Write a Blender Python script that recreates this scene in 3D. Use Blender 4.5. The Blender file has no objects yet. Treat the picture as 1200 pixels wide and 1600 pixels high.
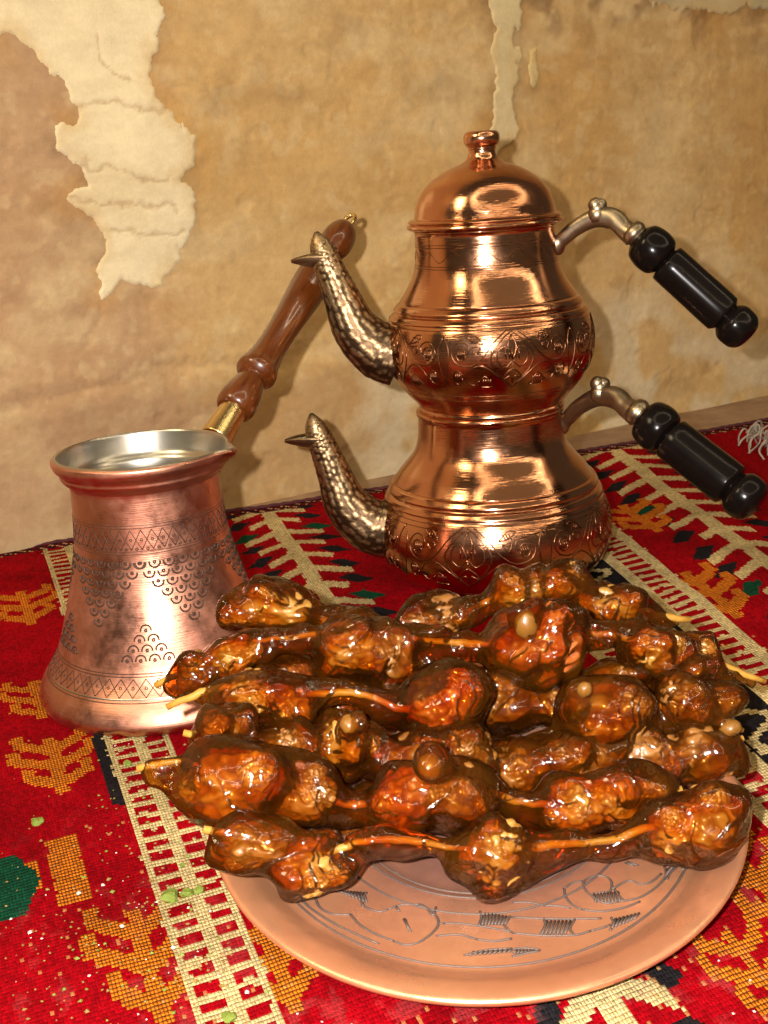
import bpy, bmesh, math, random
import numpy as np
from mathutils import Vector, Matrix, noise as mnoise

random.seed(7)
RNG = np.random.default_rng(7)
scene = bpy.context.scene
COL = scene.collection
PI = math.pi

# ------------------------------------------------------------------ camera
CAM_H = 0.21
PITCH = math.radians(16.46)
ROLL = math.radians(3.8)
FPX = 1800.0                       # focal length in pixels of the 1200x1600 photograph
C0 = np.array([0.0, 0.0, CAM_H])
FW = np.array([0, math.cos(PITCH), -math.sin(PITCH)])
_r = np.array([1.0, 0, 0]); _u = np.cross(_r, FW)
RT = math.cos(ROLL) * _r - math.sin(ROLL) * _u
UP = math.sin(ROLL) * _r + math.cos(ROLL) * _u
cam_d = bpy.data.cameras.new('camera'); cam = bpy.data.objects.new('camera', cam_d); COL.objects.link(cam)
m = Matrix(((RT[0], UP[0], -FW[0], 0), (RT[1], UP[1], -FW[1], 0), (RT[2], UP[2], -FW[2], CAM_H), (0, 0, 0, 1)))
cam.matrix_world = m
cam_d.sensor_fit = 'VERTICAL'; cam_d.sensor_height = 24.0; cam_d.lens = 24.0 * FPX / 1600.0
cam_d.clip_start = 0.01; cam_d.clip_end = 20
cam_d.dof.use_dof = True; cam_d.dof.focus_distance = 0.42; cam_d.dof.aperture_fstop = 44
scene.camera = cam

# ------------------------------------------------------------------ light
world = bpy.data.worlds.new('World'); scene.world = world; world.use_nodes = True
bg = world.node_tree.nodes['Background']
bg.inputs[0].default_value = (1.0, 0.76, 0.52, 1); bg.inputs[1].default_value = 0.085

def area(name, loc, target, sx, sy, power, col, shape='RECTANGLE'):
    l = bpy.data.lights.new(name, 'AREA'); l.shape = shape; l.size = sx; l.size_y = sy
    l.energy = power; l.color = col
    o = bpy.data.objects.new(name, l); COL.objects.link(o)
    d = Vector(target) - Vector(loc)
    o.matrix_world = Matrix.Translation(loc) @ d.to_track_quat('-Z', 'Y').to_matrix().to_4x4()
    return l
# the phone's own flash, just left of the lens
area('phone_flash', (-0.024, 0.0, 0.224), (0.02, 0.5, 0.08), 0.007, 0.007, 5.0, (1.0, 0.93, 0.88), 'DISK')
# vaulted ceiling lamp: a wide warm oval, brightest along its rim of small bulbs
lamp = area('ceiling_lamp', (0.55, -0.45, 1.45), (0.05, 0.45, 0.1), 2.8, 1.7, 40.0, (1.0, 0.79, 0.52), 'ELLIPSE')
lamp.use_nodes = True
ln = lamp.node_tree; em = ln.nodes['Emission']
tc = ln.nodes.new('ShaderNodeTexCoord'); sub = ln.nodes.new('ShaderNodeVectorMath'); sub.operation = 'SUBTRACT'
sub.inputs[1].default_value = (0.5, 0.5, 0)
ln.links.new(tc.outputs['UV'], sub.inputs[0])
leng = ln.nodes.new('ShaderNodeVectorMath'); leng.operation = 'LENGTH'; ln.links.new(sub.outputs[0], leng.inputs[0])
rp = ln.nodes.new('ShaderNodeValToRGB'); ln.links.new(leng.outputs['Value'], rp.inputs[0])
rp.color_ramp.elements[0].position = 0.0; rp.color_ramp.elements[0].color = (.06, .06, .06, 1)
rp.color_ramp.elements[1].position = 0.5; rp.color_ramp.elements[1].color = (5.5, 5.5, 5.5, 1)
e = rp.color_ramp.elements.new(0.465); e.color = (.06, .06, .06, 1)
e = rp.color_ramp.elements.new(0.475); e.color = (5.5, 5.5, 5.5, 1)
ln.links.new(rp.outputs[0], em.inputs['Strength'])
# warm lamp up on the left, in front of the wall
area('wall_lamp', (-0.75, -0.1, 0.95), (0.05, 0.75, 0.12), 0.22, 0.40, 7.0, (1.0, 0.78, 0.46))

vs = scene.view_settings
vs.view_transform = 'Standard'; vs.look = 'None'; vs.exposure = -0.15; vs.gamma = 1.0; vs.use_curve_mapping = False
cy = scene.cycles
cy.use_denoising = True; cy.max_bounces = 10; cy.transparent_max_bounces = 32; cy.volume_bounces = 0
cy.caustics_reflective = False; cy.caustics_refractive = False; cy.sample_clamp_indirect = 4.0

# ------------------------------------------------------------------ helpers
def ray(px, py): return FW + (px - 600) / FPX * RT - (py - 800) / FPX * UP
def atz(px, py, z=0.0):
    d = ray(px, py); return C0 + d * ((z - CAM_H) / d[2])
def aty(px, py, Y):
    d = ray(px, py); return C0 + d * (Y / d[1])
WALL_K = 0.56; WALL_Y0 = 0.80          # the wall stands on the line y = 0.80 + 0.56 x
def atwall(px, py):
    d = ray(px, py); t = WALL_Y0 / (d[1] - WALL_K * d[0]); return C0 + d * t

def link(name, me, mat=None, parent=None):
    o = bpy.data.objects.new(name, me); COL.objects.link(o)
    if mat is not None: me.materials.append(mat)
    if parent is not None: o.parent = parent
    return o
def mesh(name, v, f, smooth=True):
    me = bpy.data.meshes.new(name); me.from_pydata([tuple(map(float, p)) for p in v], [], f)
    if smooth: me.polygons.foreach_set('use_smooth', [True] * len(me.polygons))
    me.update(); return me
def mesh_np(name, V, Q, smooth=True):
    """fast quad mesh from numpy arrays"""
    me = bpy.data.meshes.new(name)
    me.vertices.add(len(V)); me.vertices.foreach_set('co', np.asarray(V, np.float32).ravel())
    n = len(Q); k = Q.shape[1]
    me.loops.add(n * k); me.loops.foreach_set('vertex_index', np.asarray(Q, np.int32).ravel())
    me.polygons.add(n); me.polygons.foreach_set('loop_start', np.arange(0, n * k, k, dtype=np.int32))
    me.polygons.foreach_set('loop_total', np.full(n, k, np.int32))
    me.polygons.foreach_set('use_smooth', np.full(n, smooth))
    me.update(calc_edges=True); me.validate(); return me
def empty(name, loc, rot=(0, 0, 0)):
    o = bpy.data.objects.new(name, None); COL.objects.link(o); o.location = loc; o.rotation_euler = rot
    o.empty_display_size = 0.02; return o
def tag(o, label, cat, group=None):
    o['label'] = label; o['category'] = cat
    if group: o['group'] = group
    return o
def catmull(pts, n=6, closed=False):
    P = [np.array(p, float) for p in pts]; out = []
    N = len(P); rng = range(N if closed else N - 1)
    for i in rng:
        p0 = P[(i - 1) % N] if (closed or i > 0) else P[0] * 2 - P[1]
        p1 = P[i]; p2 = P[(i + 1) % N]
        p3 = P[(i + 2) % N] if (closed or i + 2 < N) else P[-1] * 2 - P[-2]
        for k in range(n):
            t = k / n
            out.append(.5 * ((2 * p1) + (-p0 + p2) * t + (2 * p0 - 5 * p1 + 4 * p2 - p3) * t * t + (-p0 + 3 * p1 - 3 * p2 + p3) * t ** 3))
    if not closed: out.append(P[-1])
    return out
def lathe_mesh(name, prof, seg=96, mod=None):
    """prof: list of (r, z); mod(theta, r, z) -> (r, z)"""
    P = np.array(prof); n = len(P)
    th = np.arange(seg) * 2 * PI / seg
    V = np.zeros((n, seg, 3))
    for i, (r, z) in enumerate(P):
        rr = np.full(seg, r); zz = np.full(seg, z)
        if mod: rr, zz = mod(th, rr, zz)
        V[i, :, 0] = rr * np.cos(th); V[i, :, 1] = rr * np.sin(th); V[i, :, 2] = zz
    i, j = np.meshgrid(np.arange(n - 1), np.arange(seg), indexing='ij')
    a = i * seg + j; b = i * seg + (j + 1) % seg; c = (i + 1) * seg + (j + 1) % seg; d = (i + 1) * seg + j
    Q = np.stack([a, b, c, d], -1).reshape(-1, 4)
    return mesh_np(name, V.reshape(-1, 3), Q)
def tubes_mesh(name, lines, rad, sides=5, cap=True):
    V = []; F = []
    for ln_ in lines:
        if isinstance(ln_, tuple) and len(ln_) == 2 and not np.isscalar(ln_[1]) is False and False: pass
        P = [np.array(p, float) for p in ln_]
        n = len(P)
        if n < 2: continue
        rr = rad if callable(rad) else (lambda t: rad)
        base = len(V)
        T0 = P[1] - P[0]; ref = np.array([0, 0, 1.0]) if abs(T0[2]) < .8 * np.linalg.norm(T0) + 1e-12 else np.array([1.0, 0, 0])
        nrm = np.cross(T0, ref); nrm /= np.linalg.norm(nrm) + 1e-12
        for k in range(n):
            T = P[min(k + 1, n - 1)] - P[max(k - 1, 0)]; T = T / (np.linalg.norm(T) + 1e-12)
            nrm = nrm - T * (nrm @ T); nrm /= np.linalg.norm(nrm) + 1e-12
            bn = np.cross(T, nrm); R = rr(k / (n - 1))
            for s in range(sides):
                a = 2 * PI * s / sides
                V.append(P[k] + R * (math.cos(a) * nrm + math.sin(a) * bn))
        for k in range(n - 1):
            for s in range(sides):
                a = base + k * sides + s; b = base + k * sides + (s + 1) % sides
                F.append((a, b, b + sides, a + sides))
        if cap:
            F.append(tuple(base + s for s in range(sides))[::-1]); F.append(tuple(base + (n - 1) * sides + s for s in range(sides)))
    return mesh(name, V, F)

# value noise on arrays
_LAT = RNG.random((256, 256))
def vnoise(x, y, freq, seed=0):
    X = np.asarray(x) * freq + seed * 17.31; Y = np.asarray(y) * freq + seed * 9.77
    i = np.floor(X).astype(int); j = np.floor(Y).astype(int); fx = X - i; fy = Y - j
    fx = fx * fx * (3 - 2 * fx); fy = fy * fy * (3 - 2 * fy)
    g = lambda a, b: _LAT[a % 256, b % 256]
    return (g(i, j) * (1 - fx) + g(i + 1, j) * fx) * (1 - fy) + (g(i, j + 1) * (1 - fx) + g(i + 1, j + 1) * fx) * fy
def fbm(x, y, freq, oct=4, seed=0):
    s = 0; a = 1; t = 0
    for k in range(oct):
        s = s + a * vnoise(x, y, freq * 2 ** k, seed + k * 3); t += a; a *= .5
    return s / t
def sstep(a, b, x):
    t = np.clip((x - a) / (b - a), 0, 1); return t * t * (3 - 2 * t)
def poly_sd(px, py, poly):
    """signed distance to a polygon (negative inside) for arrays of points"""
    P = np.array(poly, float); d = np.full(px.shape, 1e9); ins = np.zeros(px.shape, bool)
    for k in range(len(P)):
        ax, ay = P[k]; bx, by = P[(k + 1) % len(P)]
        ex, ey = bx - ax, by - ay; wx, wy = px - ax, py - ay
        t = np.clip((wx * ex + wy * ey) / (ex * ex + ey * ey + 1e-12), 0, 1)
        d = np.minimum(d, np.hypot(wx - ex * t, wy - ey * t))
        cnd = ((ay > py) != (by > py)) & (px < (bx - ax) * (py - ay) / (by - ay + 1e-12) + ax)
        ins ^= cnd
    return np.where(ins, -d, d)
def line_d(px, py, pts):
    d = np.full(px.shape, 1e9)
    for k in range(len(pts) - 1):
        ax, ay = pts[k]; bx, by = pts[k + 1]
        ex, ey = bx - ax, by - ay; wx, wy = px - ax, py - ay
        t = np.clip((wx * ex + wy * ey) / (ex * ex + ey * ey + 1e-12), 0, 1)
        d = np.minimum(d, np.hypot(wx - ex * t, wy - ey * t))
    return d

# ------------------------------------------------------------------ materials
class NT:
    def __init__(s, name):
        s.m = bpy.data.materials.new(name); s.m.use_nodes = True; s.t = s.m.node_tree
        s.b = s.t.nodes['Principled BSDF']; s.out = s.t.nodes['Material Output']
    def n(s, typ, **kw):
        q = s.t.nodes.new('ShaderNode' + typ)
        for k, v in kw.items():
            if k.startswith('i_'): q.inputs[k[2:].replace('_', ' ')].default_value = v
            else: setattr(q, k, v)
        return q
    def l(s, a, b): s.t.links.new(a, b)
    def ramp(s, fac, stops):
        r = s.n('ValToRGB'); s.l(fac, r.inputs[0]); cr = r.color_ramp
        while len(cr.elements) < len(stops): cr.elements.new(0.5)
        for e_, (p, c) in zip(cr.elements, stops): e_.position = p; e_.color = (*c, 1)
        return r.outputs[0]
    def mix(s, fac, a, b, blend='MIX'):
        q = s.n('Mix', data_type='RGBA', blend_type=blend)
        for sock, val in ((q.inputs[0], fac), (q.inputs[6], a), (q.inputs[7], b)):
            if hasattr(val, 'links'): s.l(val, sock)
            else: sock.default_value = val if np.isscalar(val) else (*val, 1)
        return q.outputs[2]
    def math(s, op, a, b=0.0):
        q = s.n('Math', operation=op)
        for sock, val in ((q.inputs[0], a), (q.inputs[1], b)):
            if hasattr(val, 'links'): s.l(val, sock)
            else: sock.default_value = val
        return q.outputs[0]
    def bump(s, h, strength, dist=0.001, normal=None):
        b = s.n('Bump'); b.inputs['Strength'].default_value = strength; b.inputs['Distance'].default_value = dist
        s.l(h, b.inputs['Height'])
        if normal: s.l(normal, b.inputs['Normal'])
        return b.outputs[0]
    def coord(s, kind='Object', scale=(1, 1, 1)):
        tc_ = s.n('TexCoord'); mp = s.n('Mapping'); s.l(tc_.outputs[kind], mp.inputs[0]); mp.inputs['Scale'].default_value = scale
        return mp.outputs[0]
    def noise(s, vec, scale, detail=4, rough=.55, dist=0):
        q = s.n('TexNoise'); s.l(vec, q.inputs['Vector']); q.inputs['Scale'].default_value = scale
        q.inputs['Detail'].default_value = detail; q.inputs['Roughness'].default_value = rough; q.inputs['Distortion'].default_value = dist
        return q.outputs[0]

def copper(name, c1, c2, rough, aniso=0.0, ring=0.0, spots=0.15, tarn=(0.3, 0.12, 0.06)):
    t = NT(name); o = t.coord()
    n1 = t.noise(o, 28, 5); n2 = t.noise(o, 420, 3)
    n3 = t.noise(o, 9, 3)
    c = t.mix(t.ramp(n1, [(.3, (0, 0, 0)), (.7, (1, 1, 1))]), c1, c2)
    c = t.mix(t.math('MULTIPLY', t.ramp(n3, [(.45, (0, 0, 0)), (.75, (1, 1, 1))]), spots), c, tarn)
    t.l(c, t.b.inputs['Base Color']); t.b.inputs['Metallic'].default_value = 1
    r = t.math('ADD', t.math('MULTIPLY', t.ramp(t.noise(o, 55, 6, .7), [(.35, (0, 0, 0)), (.7, (1, 1, 1))]), rough * .8), rough * .6)
    t.l(r, t.b.inputs['Roughness'])
    if aniso:
        t.b.inputs['Anisotropic'].default_value = aniso
        tg = t.n('Tangent', direction_type='RADIAL', axis='Z'); t.l(tg.outputs[0], t.b.inputs['Tangent'])
    fine = t.noise(t.coord('Object', (60, 60, 2600)), 1.0, 2) if ring else n2
    b = t.bump(fine, ring if ring else .04, .0004)
    b = t.bump(n1, .16, .002, b)
    t.l(b, t.b.inputs['Normal'])
    return t.m
M = {}
M['teapot'] = copper('polished_copper', (.70, .37, .21), (.56, .26, .135), .16, .5, .18, .5, (.34, .15, .075))
M['teapot_line'] = copper('engraved_copper', (.24, .105, .05), (.12, .05, .025), .30)
M['cezve'] = copper('satin_copper', (.60, .29, .195), (.52, .22, .14), .40, .3, .14, .10)
M['plate'] = copper('matte_copper', (.82, .40, .20), (.72, .31, .145), .37, 0, 0, .5, (.56, .23, .16))
M['plate'].node_tree.nodes['Principled BSDF'].inputs['Metallic'].default_value = .74

# the well of the plate has tarnished to a mauve brown
_t = M['plate'].node_tree; _b = _t.nodes['Principled BSDF']; _src = _b.inputs['Base Color'].links[0].from_socket
_tc = _t.nodes.new('ShaderNodeTexCoord'); _ln = _t.nodes.new('ShaderNodeVectorMath'); _ln.operation = 'LENGTH'; _t.links.new(_tc.outputs['Object'], _ln.inputs[0])
_nz = _t.nodes.new('ShaderNodeTexNoise'); _nz.inputs['Scale'].default_value = 60; _nz.inputs['Detail'].default_value = 5
_ad = _t.nodes.new('ShaderNodeMath'); _ad.operation = 'MULTIPLY_ADD'; _ad.inputs[1].default_value = .022; _t.links.new(_nz.outputs[0], _ad.inputs[0]); _t.links.new(_ln.outputs['Value'], _ad.inputs[2])
_rp = _t.nodes.new('ShaderNodeValToRGB'); _t.links.new(_ad.outputs[0], _rp.inputs[0]); _rp.color_ramp.elements[0].position = .040; _rp.color_ramp.elements[0].color = (1, 1, 1, 1); _rp.color_ramp.elements[1].position = .068; _rp.color_ramp.elements[1].color = (0, 0, 0, 1)
_mx = _t.nodes.new('ShaderNodeMix'); _mx.data_type = 'RGBA'; _t.links.new(_rp.outputs[0], _mx.inputs[0]); _t.links.new(_src, _mx.inputs[6]); _mx.inputs[7].default_value = (.50, .23, .165, 1); _t.links.new(_mx.outputs[2], _b.inputs['Base Color'])
def simple(name, col, rough=.5, metal=0.0, coat=0.0, var=.25, nscale=300, bump=.1, bdist=.0005):
    t = NT(name); o = t.coord(); n = t.noise(o, nscale, 4)
    c = t.mix(n, tuple(x * (1 - var) for x in col), tuple(min(1, x * (1 + var)) for x in col))
    t.l(c, t.b.inputs['Base Color']); t.b.inputs['Roughness'].default_value = rough; t.b.inputs['Metallic'].default_value = metal
    t.b.inputs['Coat Weight'].default_value = coat; t.b.inputs['Coat Roughness'].default_value = .08
    t.l(t.bump(n, bump, bdist), t.b.inputs['Normal']); return t.m
M['patina'] = simple('dark_patina', (.055, .028, .018), .6, .4)
M['plate_line'] = simple('grey_patina', (.12, .085, .07), .6, .5)
M['tin'] = simple('tinned_lining', (.50, .48, .42), .30, 1, 0, .18, 60, .15)
M['brass'] = simple('cast_brass', (.31, .25, .165), .36, 1, 0, .35, 180, .35)
M['ferrule'] = simple('bright_brass', (.80, .62, .28), .25, 1, 0, .12, 200, .2)
M['black_wood'] = simple('black_lacquer_wood', (.005, .0035, .003), .20, 0, 0, .4, 90, .04)
M['black_wood'].node_tree.nodes['Principled BSDF'].inputs['Specular IOR Level'].default_value = .16
t = NT('varnished_wood'); o = t.coord('Object', (1, 1, .12))
w = t.noise(o, 420, 5, .6, .6); w2 = t.noise(t.coord(), 60, 3)
c = t.ramp(w, [(.3, (.045, .010, .001)), (.55, (.10, .025, .003)), (.8, (.17, .050, .006))])
c = t.mix(t.math('MULTIPLY', w2, .5), c, (.10, .020, .004))
t.l(c, t.b.inputs['Base Color']); t.b.inputs['Roughness'].default_value = .3; t.b.inputs['Coat Weight'].default_value = .5
t.b.inputs['Coat Roughness'].default_value = .07; t.l(t.bump(w, .08, .0004), t.b.inputs['Normal']); M['wood'] = t.m

# embossed spout: bright high spots, dark dirt in the hollows (stored per vertex)
t = NT('embossed_brass'); at = t.n('Attribute', attribute_name='relief')
nn = t.noise(t.coord(), 700, 3)
f = t.math('ADD', t.math('MULTIPLY', at.outputs['Fac'], .8), t.math('MULTIPLY', nn, .3))
c = t.ramp(f, [(.18, (.09, .055, .03)), (.55, (.33, .23, .12)), (.95, (.72, .54, .29))])
t.l(c, t.b.inputs['Base Color']); t.b.inputs['Metallic'].default_value = 1; t.b.inputs['Roughness'].default_value = .42
t.l(t.bump(nn, .25, .0005), t.b.inputs['Normal']); M['spout'] = t.m

# candy coating: clear amber gel with a glossy skin over an absorbing body
t = NT('amber_gel'); o = t.coord()
nb = t.noise(o, 130, 3, .5, .4); nb2 = t.noise(o, 420, 2)
rid = t.ramp(t.noise(o, 75, 2, .4, .8), [(.44, (0, 0, 0)), (.50, (1, 1, 1)), (.56, (0, 0, 0))])
bmp = t.bump(nb, .30, .0020); bmp = t.bump(rid, .45, .0012, bmp)
tr = t.n('BsdfTransparent'); tr.inputs[0].default_value = (1, .93, .80, 1)
df = t.n('BsdfDiffuse'); t.l(bmp, df.inputs['Normal'])
t.l(t.ramp(t.noise(o, 70, 4), [(.35, (.075, .019, .001)), (.7, (.17, .055, .003))]), df.inputs[0])
mx = t.n('MixShader'); t.l(tr.outputs[0], mx.inputs[1]); t.l(df.outputs[0], mx.inputs[2])
t.l(t.math('ADD', t.math('MULTIPLY', t.noise(o, 45, 4), .48), -.05), mx.inputs[0])
gl = t.n('BsdfGlossy'); gl.inputs['Roughness'].default_value = .115; t.l(bmp, gl.inputs['Normal'])
fr = t.n('Fresnel'); fr.inputs[0].default_value = 1.52; t.l(bmp, fr.inputs['Normal'])
mx2 = t.n('MixShader'); t.l(fr.outputs[0], mx2.inputs[0]); t.l(mx.outputs[0], mx2.inputs[1]); t.l(gl.outputs[0], mx2.inputs[2])
t.l(mx2.outputs[0], t.out.inputs['Surface'])
va = t.n('VolumeAbsorption'); va.inputs['Color'].default_value = (.905, .665, .06, 1); va.inputs['Density'].default_value = 620
t.l(va.outputs[0], t.out.inputs['Volume']); M['gel'] = t.m

def nutmat(name, a, b, c_):
    t = NT(name); o = t.coord(); n = t.noise(o, 150, 5, .6, .5)
    at = t.n('Attribute', attribute_name='relief')
    f = t.math('ADD', t.math('MULTIPLY', n, .7), t.math('MULTIPLY', at.outputs['Fac'], .35))
    t.l(t.ramp(f, [(.25, a), (.5, b), (.8, c_)]), t.b.inputs['Base Color'])
    t.b.inputs['Roughness'].default_value = .40; t.b.inputs['Coat Weight'].default_value = 1; t.b.inputs['Coat Roughness'].default_value = .12; t.l(t.bump(n, .12, .0008), t.b.inputs['Normal']); return t.m
M['walnut'] = nutmat('walnut_tan', (.16, .055, .007), (.32, .14, .020), (.46, .235, .045))
M['walnut_dark'] = nutmat('walnut_brown', (.08, .024, .004), (.18, .065, .010), (.30, .125, .020))
M['walnut_red'] = nutmat('walnut_russet', (.13, .020, .003), (.30, .058, .007), (.46, .14, .022))
M['pale_nut'] = simple('pale_nut', (.19, .080, .010), .4, 0, .5, .35, 160, .1)
M['thread'] = simple('golden_thread', (.42, .215, .030), .5, 0, 0, .4, 500, .3)

# ------------------------------------------------------------------ the wall
WL = math.hypot(1, WALL_K); WD = np.array([1 / WL, WALL_K / WL, 0]); WN = np.array([WALL_K / WL, -1 / WL, 0])
W0 = np.array([0, WALL_Y0, 0])
def wall_uv(px, py):
    p = atwall(px, py) - W0; return (p @ WD, p[2])
def wpoly(pts): return [wall_uv(*p) for p in pts]
patch1 = wpoly([(-40, 62), (-12, 52), (15, 42), (35, 75), (62, 100), (92, 128), (105, 155), (122, 172), (108, 192), (84, 205), (92, 232), (124, 262), (140, 290), (106, 316),
                (148, 342), (166, 372), (160, 410), (158, 462), (184, 446), (196, 430), (224, 452), (250, 450), (272, 425), (284, 385), (300, 350), (294, 302),
                (276, 286), (296, 260), (302, 225), (284, 195), (258, 176), (240, 150), (230, 110), (232, 76), (254, 46), (256, 10), (236, -30), (252, -70), (214, -118), (170, -104), (128, -160), (70, -122), (20, -150), (-40, -110), (-96, -60), (-120, 0), (-80, 44)])
patch2 = wpoly([(792, -90), (774, -60), (768, 20), (776, 40), (770, 75), (774, 120), (768, 200), (772, 250), (792, 236), (812, 205), (806, 170), (812, 110), (808, 60), (814, 20), (806, -60)])
patch3 = wpoly([(1090, -120), (1040, -60), (1010, -40), (1020, 8), (1062, 18), (1100, 10), (1130, 22), (1170, 12), (1230, 20), (1290, 30), (1330, -20), (1290, -70), (1240, -60), (1180, -110)])
patch4 = wpoly([(824, 88), (838, 84), (842, 110), (834, 136), (826, 120)])
cracks = [wpoly(q) for q in ([(112, 166), (180, 162), (255, 172)], [(120, 258), (165, 262), (215, 276), (262, 284)], [(110, 314), (180, 318), (270, 326)],
                             [(172, 366), (225, 368), (285, 360)], [(150, 62), (158, 95), (178, 118), (200, 132)])]
ledge = wpoly([(-60, 650), (60, 622), (150, 602), (260, 580), (330, 566), (420, 572), (470, 548)])
joint2 = wpoly([(560, 560), (640, 545), (760, 540)])

def wall_fields(a, z, warp=True):
    wa = a + (fbm(a, z, 60, 3, 5) - .5) * .012; wz = z + (fbm(a, z, 60, 3, 9) - .5) * .012
    wa = wa + (fbm(a, z, 220, 3, 31) - .5) * .0065; wz = wz + (fbm(a, z, 220, 3, 37) - .5) * .0065
    return wa, wz
h = 0.0013
aa = np.concatenate([np.arange(-1.2, -.36, .03), np.arange(-0.36, 0.50, h), np.arange(.50, 1.3, .03)]); zz = np.concatenate([np.arange(-0.02, 0.36, h), np.arange(.36, 1.3, .03)])
A_, Z_ = np.meshgrid(aa, zz, indexing='ij')
wa, wz = wall_fields(A_, Z_)
hgt = (fbm(A_, Z_, 9, 3, 1) - .5) * .010 + (fbm(A_, Z_, 60, 4, 2) - .5) * .0014
pits = sstep(.66, .78, fbm(A_, Z_, 55, 3, 12)); hgt -= pits * .0006
dl = line_d(wa, wz, ledge)
below = sstep(0, .02, np.interp(A_, [p[0] for p in ledge], [p[1] for p in ledge]) - Z_ + (fbm(A_, Z_, 40, 2, 14) - .5) * .01) * sstep(.06, -.02, A_)
hgt -= np.exp(-(dl / .005) ** 2) * .0010; hgt += below * .003
hgt -= np.exp(-(line_d(wa, wz, joint2) / .003) ** 2) * .002
sd = np.minimum.reduce([poly_sd(wa, wz, p) for p in (patch1, patch2, patch3, patch4)])
V = W0 + A_[..., None] * WD + Z_[..., None] * np.array([0, 0, 1.0]) + hgt[..., None] * WN
# colours of the old render: tan, rosy on the left, ochre, pale lime bloom, dirty rims round the flaked plaster
def L(*c): return np.array([((x / 255) / 12.92 if x < 10 else ((x / 255 + .055) / 1.055) ** 2.4) for x in c])
tan, ochre, rosy, pale, umber = L(200, 168, 114), L(192, 154, 94), L(178, 146, 112), L(214, 192, 146), L(120, 88, 58)
def mixc(c, d, k): return c * (1 - k[..., None]) + d * k[..., None]
col = np.broadcast_to(tan, A_.shape + (3,)).copy()
col = mixc(col, ochre, sstep(.40, .66, fbm(A_, Z_, 11, 4, 3)) * .7)
col = mixc(col, rosy, sstep(-.10, -.19, A_ + (fbm(A_, Z_, 20, 3, 4) - .5) * .09) * .85)
col = mixc(col, pale, sstep(.54, .72, fbm(A_ * .6, Z_, 26, 5, 6)) * .45)
col = mixc(col, pale, sstep(.58, .70, fbm(A_, Z_, 90, 3, 7)) * .30)
col = mixc(col, umber, sstep(.60, .80, fbm(A_, Z_, 34, 5, 8)) * .22)
col = mixc(col, umber, np.clip(np.exp(-(np.maximum(sd, 0) / .006)) * sstep(.40, .66, fbm(A_, Z_, 48, 3, 15)) * .45, 0, 1))
col = mixc(col, L(186, 136, 60), np.clip(np.exp(-(np.maximum(sd - .004, 0) / .010)) * sstep(.45, .62, fbm(A_, Z_, 38, 3, 16)) * .35, 0, 1))
col = mixc(col, umber, np.exp(-(dl / .0022) ** 2) * .22)
col = mixc(col, L(150, 118, 88), below * .35)
col = mixc(col, L(208, 196, 166), sstep(.14, .05, Z_ + (fbm(A_, Z_, 30, 4, 24) - .5) * .10) * sstep(-.05, .02, A_) * sstep(.42, .62, fbm(A_, Z_, 28, 4, 25)) * .7)
topd = sstep(.285, .325, Z_ + (fbm(A_, Z_, 40, 4, 21) - .5) * .06) * sstep(.02, .10, A_)
col = mixc(col, umber, topd * sstep(.40, .60, fbm(A_, Z_, 60, 4, 22)) * .7)
col *= (1 + (fbm(A_, Z_, 300, 2, 23) - .5) * .16)[..., None]
def grid_quads(na, nz, keep=None):
    i, j = np.meshgrid(np.arange(na - 1), np.arange(nz - 1), indexing='ij')
    q = np.stack([i * nz + j, (i + 1) * nz + j, (i + 1) * nz + j + 1, i * nz + j + 1], -1)
    if keep is not None: q = q[keep]
    return q.reshape(-1, 4)
def set_cols(me, colarr, name='tint'):
    at_ = me.color_attributes.new(name, 'FLOAT_COLOR', 'POINT')
    c4 = np.ones((len(colarr), 4), np.float32); c4[:, :colarr.shape[1]] = colarr
    at_.data.foreach_set('color', c4.ravel())
def wallmat(name, rough=.9, bs=.5):
    t = NT(name); at_ = t.n('Attribute', attribute_name='tint'); o = t.coord()
    n = t.noise(o, 90, 6, .65); n2 = t.noise(o, 900, 3); n3 = t.noise(t.coord('Object', (1, 1, 3)), 35, 5, .6, .3)
    c = t.mix(.22, at_.outputs[0], t.ramp(n, [(.3, (.62, .58, .52)), (.7, (1, 1, 1))]), 'MULTIPLY')
    c = t.mix(.16, c, t.ramp(t.noise(o, 420, 4, .75), [(.3, (.55, .48, .40)), (.62, (1, 1, 1))]), 'MULTIPLY')
    c = t.mix(.20, c, t.ramp(n3, [(.35, (.6, .52, .45)), (.6, (1, 1, 1))]), 'MULTIPLY')
    t.l(c, t.b.inputs['Base Color']); t.b.inputs['Roughness'].default_value = rough; t.b.inputs['Specular IOR Level'].default_value = .2
    b = t.bump(n, bs, .002); b = t.bump(n2, .3, .0006, b); b = t.bump(t.noise(o, 330, 4, .7), .12, .0010, b); t.l(b, t.b.inputs['Normal']); return t.m
M['wall'] = wallmat('old_plaster', .9, .22); M['limewash'] = wallmat('lime_plaster', .8, .15)
me = mesh_np('wall', V.reshape(-1, 3), grid_quads(len(aa), len(zz))); set_cols(me, col.reshape(-1, 3))
wall = link('wall', me, M['wall']); wall['kind'] = 'structure'

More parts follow.
